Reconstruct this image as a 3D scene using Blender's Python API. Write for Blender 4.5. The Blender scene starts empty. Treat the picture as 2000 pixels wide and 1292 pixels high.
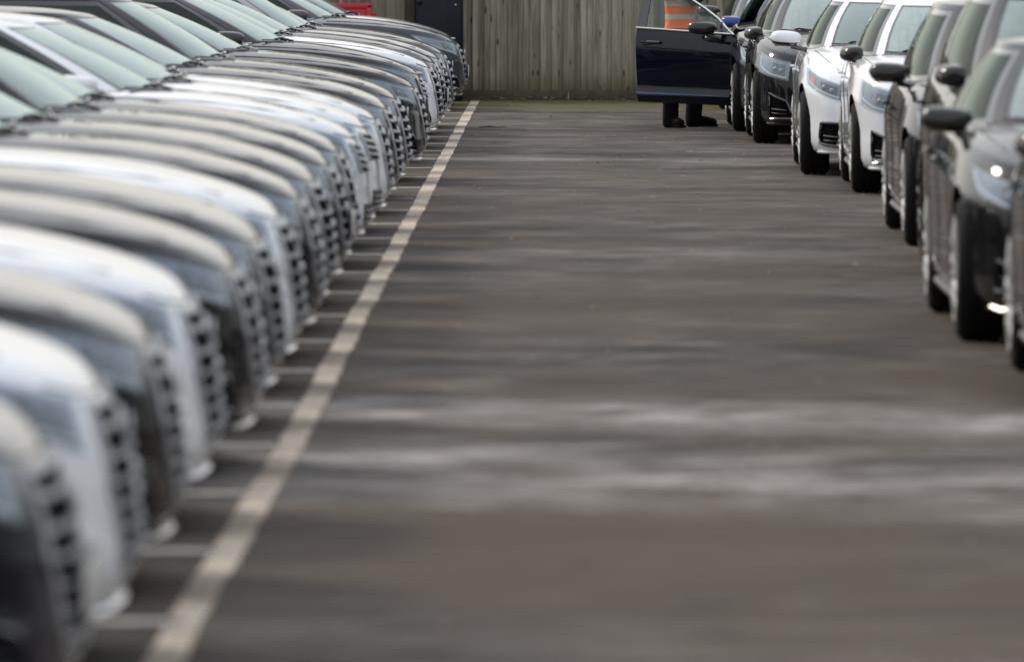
import bpy, bmesh, math, random
import numpy as np
from mathutils import Vector, Matrix
R = math.radians
rnd = random.Random(7)
SC = bpy.context.scene
COL = SC.collection

# ------------------------------------------------------------------ camera, sky, sun, exposure
CAM_H = 1.88
cd = bpy.data.cameras.new('camera')
cd.sensor_width = 36.0
cd.lens = 276.7
cd.clip_start = 0.5
cd.clip_end = 2000.0
cd.dof.use_dof = True
cd.dof.focus_distance = 73.0
cd.dof.aperture_fstop = 4.2
cd.dof.aperture_blades = 0
cam = bpy.data.objects.new('camera', cd)
COL.objects.link(cam)
cam.location = (0, 0, CAM_H)
cam.rotation_euler = (R(90 - 2.864), 0, R(0.3615))
SC.camera = cam

SUN_EL, SUN_AZ = 35.0, -48.0          # azimuth clockwise from +Y: the sun stands to the left and a little beyond
wd = bpy.data.worlds.new('World')
SC.world = wd
wd.use_nodes = True
nt = wd.node_tree
nt.nodes.clear()
out = nt.nodes.new('ShaderNodeOutputWorld')
bg = nt.nodes.new('ShaderNodeBackground')
sky = nt.nodes.new('ShaderNodeTexSky')
sky.sky_type = 'NISHITA'
sky.sun_disc = False
sky.sun_elevation = R(SUN_EL)
sky.sun_rotation = R(SUN_AZ)
sky.air_density = 1.2
sky.dust_density = 3.0
tc = nt.nodes.new('ShaderNodeTexCoord')
mp = nt.nodes.new('ShaderNodeMapping')
mp.inputs['Scale'].default_value = (1.0, 1.0, 2.6)
nz = nt.nodes.new('ShaderNodeTexNoise')
nz.inputs['Scale'].default_value = 2.2
nz.inputs['Detail'].default_value = 6
nz.inputs['Roughness'].default_value = 0.55
rp = nt.nodes.new('ShaderNodeValToRGB')
rp.color_ramp.elements[0].position = 0.30
rp.color_ramp.elements[0].color = (0.80, 0.80, 0.80, 1)
rp.color_ramp.elements[1].position = 0.60
rp.color_ramp.elements[1].color = (1, 1, 1, 1)
cl = nt.nodes.new('ShaderNodeValToRGB')       # thin cloud: warmer and brighter low down, cooler overhead
cl.color_ramp.elements[0].position = 0.0
cl.color_ramp.elements[0].color = (0.84, 0.82, 0.785, 1)
cl.color_ramp.elements[1].position = 0.62
cl.color_ramp.elements[1].color = (1.0, 1.05, 1.15, 1)
sep = nt.nodes.new('ShaderNodeSeparateXYZ')
sc_ = nt.nodes.new('ShaderNodeVectorMath'); sc_.operation = 'SCALE'
sc_.inputs['Scale'].default_value = 7.6
mx = nt.nodes.new('ShaderNodeMix'); mx.data_type = 'RGBA'
L = nt.links
L.new(tc.outputs['Generated'], mp.inputs['Vector'])
L.new(mp.outputs['Vector'], nz.inputs['Vector'])
L.new(nz.outputs['Fac'], rp.inputs['Fac'])
L.new(tc.outputs['Generated'], sep.inputs['Vector'])
L.new(sep.outputs['Z'], cl.inputs['Fac'])
L.new(cl.outputs['Color'], sc_.inputs[0])
L.new(rp.outputs['Color'], mx.inputs['Factor'])
L.new(sky.outputs['Color'], mx.inputs['A'])
L.new(sc_.outputs['Vector'], mx.inputs['B'])
L.new(mx.outputs['Result'], bg.inputs['Color'])
bg.inputs['Strength'].default_value = 0.1
L.new(bg.outputs['Background'], out.inputs['Surface'])

sd = bpy.data.lights.new('sun', 'SUN')
sd.energy = 1.5
sd.angle = R(10)
sd.color = (1.0, 0.90, 0.76)
sun = bpy.data.objects.new('sun', sd)
COL.objects.link(sun)
sv = Vector((math.sin(R(SUN_AZ)) * math.cos(R(SUN_EL)), math.cos(R(SUN_AZ)) * math.cos(R(SUN_EL)), math.sin(R(SUN_EL))))
sun.rotation_euler = sv.to_track_quat('Z', 'Y').to_euler()

SC.view_settings.view_transform = 'Standard'
SC.view_settings.look = 'None'
SC.view_settings.exposure = 0.48
SC.view_settings.gamma = 1.0
SC.view_settings.use_curve_mapping = False
SC.render.engine = 'CYCLES'
SC.cycles.use_denoising = True
SC.cycles.max_bounces = 8
SC.cycles.transparent_max_bounces = 12
SC.cycles.sample_clamp_indirect = 6.0

# ------------------------------------------------------------------ node helpers
class NT:
    def __init__(s, name):
        s.m = bpy.data.materials.new(name); s.m.use_nodes = True
        s.t = s.m.node_tree; s.t.nodes.clear()
        s.o = s.t.nodes.new('ShaderNodeOutputMaterial')
    def n(s, typ, **kw):
        nd = s.t.nodes.new('ShaderNode' + typ)
        for k, v in kw.items():
            if k in nd.inputs: s.set(nd.inputs[k], v)
            else: setattr(nd, k, v)
        return nd
    def set(s, inp, v):
        if isinstance(v, bpy.types.NodeSocket): s.t.links.new(v, inp)
        elif isinstance(v, (tuple, list)) and len(v) == 3 and inp.type == 'RGBA': inp.default_value = (*v, 1)
        else: inp.default_value = v
    def noise(s, scale, detail=4, rough=.55, vec=None, dist=0.0, dims='3D'):
        nd = s.n('TexNoise', Scale=scale, Detail=detail, Roughness=rough, Distortion=dist)
        if vec is not None: s.set(nd.inputs['Vector'], vec)
        return nd.outputs['Fac']
    def coord(s, kind='Object', scale=None, loc=None):
        c = s.n('TexCoord').outputs[kind]
        if scale or loc:
            m = s.n('Mapping')
            s.set(m.inputs['Vector'], c)
            if scale: m.inputs['Scale'].default_value = scale
            if loc: m.inputs['Location'].default_value = loc
            return m.outputs['Vector']
        return c
    def ramp(s, fac, stops):
        r = s.n('ValToRGB'); s.set(r.inputs['Fac'], fac)
        e = r.color_ramp.elements
        while len(e) < len(stops): e.new(0.5)
        for el, (p, c) in zip(e, stops):
            el.position = p
            el.color = (c, c, c, 1) if not isinstance(c, (tuple, list)) else (*c, 1)
        return r.outputs['Color']
    def mix(s, f, a, b, blend='MIX'):
        m = s.n('Mix', data_type='RGBA', blend_type=blend)
        for nm, v in (('Factor', f), ('A', a), ('B', b)):
            sock = [i for i in m.inputs if i.name == nm and (i.type == 'RGBA' or nm == 'Factor' and i.type == 'VALUE')][0]
            if nm != 'Factor' and isinstance(v, (int, float)): v = (v, v, v)
            s.set(sock, v)
        return [o for o in m.outputs if o.type == 'RGBA'][0]
    def math(s, op, a, b=0.0, c=None, clamp=False):
        m = s.n('Math', operation=op); m.use_clamp = clamp
        s.set(m.inputs[0], a); s.set(m.inputs[1], b)
        if c is not None: s.set(m.inputs[2], c)
        return m.outputs[0]
    def bump(s, h, strength=.3, dist=.01):
        return s.n('Bump', Height=h, Strength=strength, Distance=dist).outputs['Normal']
    def pr(s, **kw):
        p = s.n('BsdfPrincipled')
        for k, v in kw.items():
            s.set(p.inputs[k.replace('_', ' ')], v)
        s.t.links.new(p.outputs[0], s.o.inputs[0])
        return p
    def sep(s, v):
        x = s.n('SeparateXYZ'); s.set(x.inputs[0], v); return x.outputs

def simple(name, col, rough=.5, metal=0.0, coat=0.0, var=.15, scale=8.0, spec=.5):
    t = NT(name)
    n = t.noise(scale, 4, .6, t.coord())
    c = t.mix(n, tuple(v * (1 - var) for v in col), tuple(min(1, v * (1 + var)) for v in col))
    rr = t.ramp(t.noise(scale * 2.3, 3, .6, t.coord()), [(.3, max(0, rough * .8)), (.7, min(1, rough * 1.2))])
    p = t.pr(Base_Color=c, Roughness=rr, Metallic=metal, Coat_Weight=coat, Coat_Roughness=.04)
    p.inputs['Specular IOR Level'].default_value = spec
    return t.m

# paint: the colour comes from the object, so one mesh serves every car
def paint_mat():
    t = NT('car_paint')
    oi = t.n('ObjectInfo')
    co = t.coord()
    dust = t.noise(3.0, 5, .6, co)
    fine = t.noise(120.0, 2, .5, co)
    dfac = t.math('MULTIPLY', t.ramp(dust, [(.45, 0.0), (.75, .025)]), t.ramp(fine, [(.35, .5), (.65, 1.0)]))
    zz = t.sep(co)[2]
    grime = t.ramp(zz, [(.12, .16), (.42, 0.0)])
    f = t.math('MAXIMUM', dfac, t.math('MULTIPLY', grime, dust))
    c = t.mix(f, oi.outputs['Color'], (.22, .20, .17))
    p = t.pr(Base_Color=c, Roughness=.45, Metallic=0.0, Coat_Weight=1.0)
    p.inputs['Specular IOR Level'].default_value = .04
    up = t.sep(t.n('NewGeometry').outputs['Normal'])[2]      # dust settles on what faces up
    t.set(p.inputs['Sheen Weight'], t.math('MULTIPLY', t.ramp(up, [(.85, 0.0), (.98, 1.0)]), t.ramp(dust, [(.3, .08), (.7, .30)])))
    p.inputs['Sheen Roughness'].default_value = .35
    p.inputs['Sheen Tint'].default_value = (.9, .86, .78, 1)
    t.set(p.inputs['Coat Roughness'], t.ramp(t.noise(2.1, 4, .6, co), [(.3, .012), (.75, .035)]))
    p.inputs['Coat IOR'].default_value = 1.42
    return t.m

def glass_mat(name, tint, droplets=True, refl=(.8, .93, .87), haze=.0, power=4.0, rough=.03):
    t = NT(name)
    co = t.coord()
    ds = t.noise(260.0, 3, .6, co)
    bn = t.bump(t.ramp(ds, [(.52, 0.0), (.62, 1.0)]), .10 if droplets else .02, .0008)
    lw = t.n('LayerWeight', Blend=.5)
    fres = t.math('MULTIPLY_ADD', t.math('POWER', lw.outputs['Facing'], power), .92, .06, clamp=True)
    tr = t.n('BsdfTransparent', Color=tint)
    gl = t.n('BsdfGlossy', Color=refl, Roughness=rough)
    t.set(gl.inputs['Normal'], bn)
    m = t.n('MixShader')
    t.set(m.inputs[0], fres)
    t.set(m.inputs[1], tr.outputs[0]); t.set(m.inputs[2], gl.outputs[0])
    # thin film of dirt and dried rain
    df = t.n('BsdfDiffuse', Color=(.55, .63, .59))
    m2 = t.n('MixShader')
    pat = t.noise(5.0, 5, .65, t.coord(scale=(1.0, 3.0, 1.0)))
    orr = t.math('MULTIPLY_ADD', t.n('ObjectInfo').outputs['Random'], 2.2, .25)
    t.set(m2.inputs[0], t.math('MULTIPLY', t.ramp(pat, [(.3, haze * .4), (.7, haze * 1.3)]), orr, clamp=True))
    t.set(m2.inputs[1], m.outputs[0]); t.set(m2.inputs[2], df.outputs[0])
    t.t.links.new(m2.outputs[0], t.o.inputs[0])
    return t.m

M = {}
M['paint'] = paint_mat()
M['screen'] = glass_mat('windscreen_glass', (.30, .40, .36), True, (.87, 1.0, .94), .16, 2.0)
M['glass'] = glass_mat('side_glass', (.14, .19, .17), False, (.62, .70, .63), .0, 6.0)
M['clear'] = glass_mat('door_glass', (.78, .86, .84), False, (.45, .55, .55), .0, 6.0)
M['lampglass'] = glass_mat('headlight_cover', (.86, .9, .93), False, (.6, .65, .7), .06, rough=.24)
M['black'] = simple('black_plastic', (.012, .013, .015), .38, var=.3)
M['gloss'] = simple('gloss_black', (.008, .009, .011), .12, coat=1.0, var=.2)
M['trim'] = simple('dark_trim', (.02, .021, .024), .55, var=.3)
M['under'] = simple('wheel_arch_lining', (.005, .005, .005), .9, var=.3, spec=.1)
M['chrome'] = simple('brushed_chrome', (.62, .62, .60), .2, metal=1.0, var=.1)
M['satin'] = simple('satin_silver', (.50, .51, .53), .38, metal=.55, var=.1)
M['rim'] = simple('alloy_rim', (.60, .59, .57), .3, metal=.35, var=.12)
M['rimdark'] = simple('dark_alloy_rim', (.06, .06, .065), .28, metal=.8, var=.12)
M['rubber'] = simple('tyre_rubber', (.008, .0075, .007), .9, var=.35, scale=20, spec=.2)
M['recess'] = simple('grille_recess', (.004, .004, .005), .9, var=.3, spec=.03)
M['interior'] = simple('cabin_trim', (.02, .02, .022), .75, var=.3)
M['seat'] = simple('seat_leather', (.028, .026, .026), .5, var=.3)
M['lamp_in'] = simple('lamp_reflector', (.22, .25, .30), .3, metal=.0, var=.3)
M['lamp_dark'] = simple('lamp_bezel', (.06, .065, .075), .25, coat=.6, var=.2)
M['lamp_white'] = simple('lamp_light_guide', (.75, .78, .82), .25, var=.1)
M['amber'] = simple('amber_indicator', (.55, .16, .03), .25, coat=.7)
M['red_lamp'] = simple('red_tail_lamp', (.32, .01, .012), .15, coat=1.0)
M['plate'] = simple('number_plate_white', (.62, .62, .58), .35, var=.1)
M['plate_y'] = simple('number_plate_yellow', (.65, .48, .05), .35, var=.1)
M['disc'] = simple('brake_disc', (.25, .24, .23), .4, metal=.9)
M['navy'] = simple('cabinet_navy_steel', (.004, .006, .014), .5, coat=.0, var=.35, scale=3, spec=.25)
M['frame_dark'] = simple('dark_brown_frame', (.018, .016, .011), .7, var=.3)
M['red'] = simple('red_plastic', (.42, .010, .022), .42, var=.18, scale=5)
M['skin'] = simple('skin', (.52, .30, .21), .5, var=.08)
M['hair'] = simple('hair', (.03, .02, .014), .6, var=.3, scale=40)
M['trouser'] = simple('work_trousers', (.010, .010, .013), .95, var=.7, scale=11, spec=.1)
M['boot'] = simple('boot_leather', (.006, .006, .006), .9, var=.3, spec=.1)
M['vest_navy'] = simple('navy_sleeve', (.015, .018, .035), .8, var=.3)
M['eye'] = simple('eye_white', (.7, .7, .68), .3)
M['lip'] = simple('lips', (.42, .17, .14), .5)

def vest_mat():
    t = NT('hi_vis_fabric')
    co = t.coord()
    x, y, z = t.sep(co)
    w = t.math('ADD', z, t.math('MULTIPLY', t.math('SUBTRACT', t.noise(6, 3, .5, co), .5), .010))
    def band(a, b):
        return t.math('MULTIPLY', t.math('GREATER_THAN', w, a), t.math('LESS_THAN', w, b))
    bnd = t.math('MAXIMUM', band(1.199, 1.252), t.math('MAXIMUM', band(1.070, 1.115), band(1.40, 1.45)))
    crease = t.noise(9, 4, .6, co)
    org = t.mix(crease, (.95, .13, .0), (1.0, .19, .005))
    sil = t.mix(crease, (.36, .38, .36), (.55, .56, .53))
    c = t.mix(bnd, org, sil)
    t.pr(Base_Color=c, Roughness=.75, Normal=t.bump(t.noise(14, 4, .6, co), .6, .02))
    return t.m
M['vest'] = vest_mat()

def asphalt_mat():
    t = NT('worn_asphalt')
    co = t.coord()
    x, y, z = t.sep(co)
    # broad, sideways-stretched patches of wear (lorries and cars cross the aisle at right angles to it)
    st = t.noise(1.0, 6, .62, t.coord(scale=(.22, .40, 1)), dist=.9)
    st2 = t.noise(1.0, 5, .6, t.coord(scale=(.9, 1.1, 1), loc=(3, 7, 0)), dist=.8)
    mot = t.noise(.8, 5, .65, t.coord(scale=(.6, .25, 1), loc=(9, 2, 0)))
    fine = t.noise(90, 3, .7, co)
    grit = t.n('TexVoronoi', Scale=70.0); t.set(grit.inputs['Vector'], co)
    # pale strips that cross the aisle
    def strip(y0, w, slope, wob):
        yy = t.math('ADD', y, t.math('MULTIPLY', x, slope))
        yy = t.math('ADD', yy, t.math('MULTIPLY', t.math('SUBTRACT', t.noise(wob, 6, .65, co), .5), 2.6))
        d = t.math('ABSOLUTE', t.math('SUBTRACT', yy, y0))
        return t.ramp(t.math('DIVIDE', d, w), [(.25, 1.0), (1.0, 0.0)])
    s = strip(31.0, 1.25, .35, 1.0)
    for a, g in (((27.6, 1.9, .45, 1.5), .85), ((26.2, .5, .1, .9), .5), ((66.5, 1.6, .3, .5), .35), ((47.0, 1.2, -.3, .7), .3)):
        s = t.math('MAXIMUM', s, t.math('MULTIPLY', strip(*a), g))
    s = t.math('MULTIPLY', s, t.ramp(t.noise(1.1, 6, .68, t.coord(scale=(.9, 1, 1)), dist=.6), [(.36, .0), (.62, 1.0)]))
    base = t.mix(t.ramp(st, [(.40, 0.0), (.60, 1.0)]), (.016, .0135, .012), (.098, .087, .077))
    base = t.mix(t.ramp(st2, [(.46, 0.0), (.66, .75)]), base, (.155, .145, .136))
    st3 = t.noise(2.6, 5, .62, t.coord(scale=(.75, 1.25, 1), loc=(1, 5, 0)), dist=.5)
    base = t.mix(1.0, base, t.ramp(st3, [(.34, .36), (.5, .82), (.68, 1.45)]), 'MULTIPLY')
    brown = t.ramp(mot, [(.40, 0.0), (.58, .9)])
    near = t.ramp(t.math('DIVIDE', y, 100.0), [(.26, 1.0), (.5, .6), (.8, .15)])
    base = t.mix(t.math('MULTIPLY', brown, near), base, (.062, .047, .035))
    s = t.math('MULTIPLY', s, t.ramp(st3, [(.34, .2), (.58, 1.0)]))
    base = t.mix(s, base, (.36, .355, .355))
    base = t.mix(1.0, base, (1.42, 1.345, 1.275), 'MULTIPLY')
    # moss and leaf dirt along the foot of the fence
    my = t.math('ADD', y, t.math('MULTIPLY', t.math('SUBTRACT', t.noise(1.3, 5, .65, co), .5), 3.0))
    moss = t.ramp(t.math('DIVIDE', t.math('SUBTRACT', my, 83.0), 7.0), [(.20, 0.0), (.55, .95)])
    mc = t.mix(t.noise(3, 5, .6, co), (.085, .092, .018), (.13, .115, .050))
    base = t.mix(moss, base, mc)
    # moss under the cars of the left row
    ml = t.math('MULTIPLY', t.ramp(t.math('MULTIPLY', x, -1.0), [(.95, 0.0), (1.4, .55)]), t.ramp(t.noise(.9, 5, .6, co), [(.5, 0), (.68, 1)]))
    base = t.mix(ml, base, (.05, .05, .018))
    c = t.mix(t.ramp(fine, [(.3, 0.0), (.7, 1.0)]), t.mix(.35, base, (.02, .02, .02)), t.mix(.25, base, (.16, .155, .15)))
    sp = t.ramp(grit.outputs['Distance'], [(.06, 1.0), (.12, 0.0)])
    c = t.mix(t.math('MULTIPLY', sp, .45), c, (.34, .33, .31))
    hgt = t.math('ADD', fine, t.math('MULTIPLY', t.noise(24, 4, .6, co), .8))
    p = t.pr(Base_Color=c, Normal=t.bump(hgt, .7, .006))
    t.set(p.inputs['Roughness'], t.ramp(st2, [(.3, .72), (.7, .92)]))
    p.inputs['Specular IOR Level'].default_value = .06
    return t.m
M['asphalt'] = asphalt_mat()

def line_mat(name, c0, c1, bayed):
    t = NT(name)
    co = t.coord()
    x, y, z = t.sep(co)
    wear = t.noise(14, 6, .7, co)
    base = t.mix(t.noise(2.2, 4, .6, co), c0, c1)
    if bayed:                                   # brown bands across the line in front of every bay
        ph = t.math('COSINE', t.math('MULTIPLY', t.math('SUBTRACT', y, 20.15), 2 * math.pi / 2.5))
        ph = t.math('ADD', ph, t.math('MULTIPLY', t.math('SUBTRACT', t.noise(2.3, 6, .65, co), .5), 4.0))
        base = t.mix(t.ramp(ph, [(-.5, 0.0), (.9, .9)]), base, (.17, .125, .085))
    if bayed:
        scf = t.noise(3.1, 6, .7, t.coord(scale=(2.5, .8, 1)), dist=1.0)
        base = t.mix(t.ramp(scf, [(.42, 0.0), (.66, .6)]), base, (.24, .19, .14))
    c = t.mix(t.ramp(wear, [(.5, 0.0), (.70, .85)]), base, (.09, .08, .07))
    t.pr(Base_Color=c, Roughness=.75, Normal=t.bump(wear, .4, .004))
    return t.m
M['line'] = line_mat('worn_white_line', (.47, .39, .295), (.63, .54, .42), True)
M['bay'] = line_mat('faded_bay_line', (.48, .43, .36), (.62, .57, .49), False)

def board_mat():
    t = NT('weathered_fence_wood')
    oi = t.n('ObjectInfo')
    co = t.coord()
    loc = t.n('VectorMath', operation='ADD')
    t.set(loc.inputs[0], co)
    rv = t.n('CombineXYZ'); t.set(rv.inputs[0], t.math('MULTIPLY', oi.outputs['Random'], 37.0)); t.set(rv.inputs[2], t.math('MULTIPLY', oi.outputs['Random'], 91.0))
    t.set(loc.inputs[1], rv.outputs[0])
    v = loc.outputs[0]
    mp = t.n('Mapping'); t.set(mp.inputs['Vector'], v); mp.inputs['Scale'].default_value = (26, 26, 1.3)
    grain = t.noise(1.0, 6, .65, mp.outputs[0], dist=1.2)
    mp2 = t.n('Mapping'); t.set(mp2.inputs['Vector'], v); mp2.inputs['Scale'].default_value = (9, 9, 3.3)
    kn = t.n('TexVoronoi', Scale=1.0, Randomness=1.0); t.set(kn.inputs['Vector'], mp2.outputs[0])
    knot = t.ramp(kn.outputs['Distance'], [(.10, 1.0), (.17, 0.0)])
    c = t.mix(t.ramp(grain, [(.3, 0), (.7, 1)]), (.155, .140, .102), (.40, .365, .29))
    shade = t.ramp(oi.outputs['Random'], [(0, .62), (.5, 1.0), (1, 1.3)])
    c = t.mix(1.0, c, shade, 'MULTIPLY')
    wc = t.n('NewGeometry').outputs['Position']
    wx, wy, wz = t.sep(wc)
    g = t.noise(.8, 5, .6, wc)
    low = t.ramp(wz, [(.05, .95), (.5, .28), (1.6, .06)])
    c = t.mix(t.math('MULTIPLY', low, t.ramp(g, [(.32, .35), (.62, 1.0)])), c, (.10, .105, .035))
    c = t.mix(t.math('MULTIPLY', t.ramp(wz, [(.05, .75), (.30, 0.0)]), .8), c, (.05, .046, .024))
    c = t.mix(t.math('MULTIPLY', knot, .8), c, (.018, .015, .010))
    t.pr(Base_Color=c, Roughness=.88, Normal=t.bump(grain, .5, .004))
    return t.m
M['board'] = board_mat()
M['gravelboard'] = simple('damp_gravel_board', (.075, .066, .04), .9, var=.5, scale=5)
M['leaf'] = simple('dead_leaf', (.26, .15, .08), .7, var=.5, scale=30)
M['twig'] = simple('twig_bark', (.02, .016, .012), .8)

# ------------------------------------------------------------------ mesh helpers
def mesh(name, V, F, mats, mi=None, smooth=True, angle=38):
    me = bpy.data.meshes.new(name)
    me.from_pydata([tuple(map(float, v)) for v in V], [], [tuple(f) for f in F])
    for m in (mats if isinstance(mats, (list, tuple)) else [mats]): me.materials.append(m)
    if mi is not None: me.polygons.foreach_set('material_index', mi)
    if smooth:
        me.polygons.foreach_set('use_smooth', [True] * len(me.polygons))
        me.set_sharp_from_angle(angle=R(angle))
    me.update()
    return me
def obj(name, me, parent=None, loc=(0, 0, 0), rot=(0, 0, 0)):
    o = bpy.data.objects.new(name, me); COL.objects.link(o)
    o.location = loc; o.rotation_euler = rot
    if parent: o.parent = parent
    return o
def tag(o, label=None, cat=None, group=None, kind=None):
    if label: o['label'] = label
    if cat: o['category'] = cat
    if group: o['group'] = group
    if kind: o['kind'] = kind
    return o
class MB:
    def __init__(s): s.V = []; s.F = []; s.I = []
    def add(s, V, F, i=0):
        b = len(s.V); s.V += [tuple(v) for v in V]; s.F += [tuple(k + b for k in f) for f in F]; s.I += [i] * len(F)
        return s
    def box(s, c, d, i=0, rot=None):
        V = []
        for sx in (-1, 1):
            for sy in (-1, 1):
                for sz in (-1, 1):
                    v = Vector((sx * d[0] / 2, sy * d[1] / 2, sz * d[2] / 2))
                    if rot is not None: v = rot @ v
                    V.append(v + Vector(c))
        return s.add(V, [(0, 1, 3, 2), (4, 6, 7, 5), (0, 4, 5, 1), (2, 3, 7, 6), (0, 2, 6, 4), (1, 5, 7, 3)], i)
    def bbox(s, c, d, r=.01, i=0, rot=None, seg=2):
        bm = bmesh.new(); bmesh.ops.create_cube(bm, size=1)
        bmesh.ops.scale(bm, vec=d, verts=bm.verts)
        bmesh.ops.bevel(bm, geom=bm.edges[:], offset=r, segments=seg, affect='EDGES', profile=.5)
        V = [(rot @ v.co if rot is not None else v.co) + Vector(c) for v in bm.verts]
        for k, v in enumerate(bm.verts): v.index = k
        F = [[v.index for v in f.verts] for f in bm.faces]
        bm.free(); return s.add(V, F, i)
    def tube(s, P, r, n=6, i=0, closed=False, flat=1.0, up=None):
        P = [Vector(p) for p in P]; m = len(P); V = []
        rr = r if isinstance(r, (list, tuple)) else [r] * m
        for k in range(m):
            a = P[(k - 1) % m] if (closed or k) else P[0]
            b = P[(k + 1) % m] if (closed or k < m - 1) else P[-1]
            t = (b - a).normalized()
            u = Vector(up) if up else Vector((0, 0, 1))
            if abs(t.dot(u)) > .95: u = Vector((1, 0, 0))
            e1 = t.cross(u).normalized(); e2 = e1.cross(t).normalized()
            for j in range(n):
                an = 2 * math.pi * j / n
                V.append(P[k] + e1 * math.cos(an) * rr[k] * flat + e2 * math.sin(an) * rr[k])
        F = []
        for k in range(m if closed else m - 1):
            for j in range(n):
                a, b = k * n + j, k * n + (j + 1) % n
                c, d = ((k + 1) % m) * n + (j + 1) % n, ((k + 1) % m) * n + j
                F.append((a, b, c, d))
        if not closed: F += [tuple(range(n - 1, -1, -1)), tuple(range((m - 1) * n, m * n))]
        return s.add(V, F, i)
    def lathe(s, prof, n=28, i=0, axis='y', c=(0, 0, 0)):
        V = []
        for (r, h) in prof:
            for j in range(n):
                a = 2 * math.pi * j / n
                p = (r * math.cos(a), h, r * math.sin(a)) if axis == 'y' else (r * math.cos(a), r * math.sin(a), h)
                V.append(Vector(p) + Vector(c))
        F = []
        for k in range(len(prof) - 1):
            for j in range(n):
                F.append((k * n + j, k * n + (j + 1) % n, (k + 1) * n + (j + 1) % n, (k + 1) * n + j))
        return s.add(V, F, i)
    def me(s, name, mats, smooth=True, angle=38): return mesh(name, s.V, s.F, mats, s.I, smooth, angle)

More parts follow.
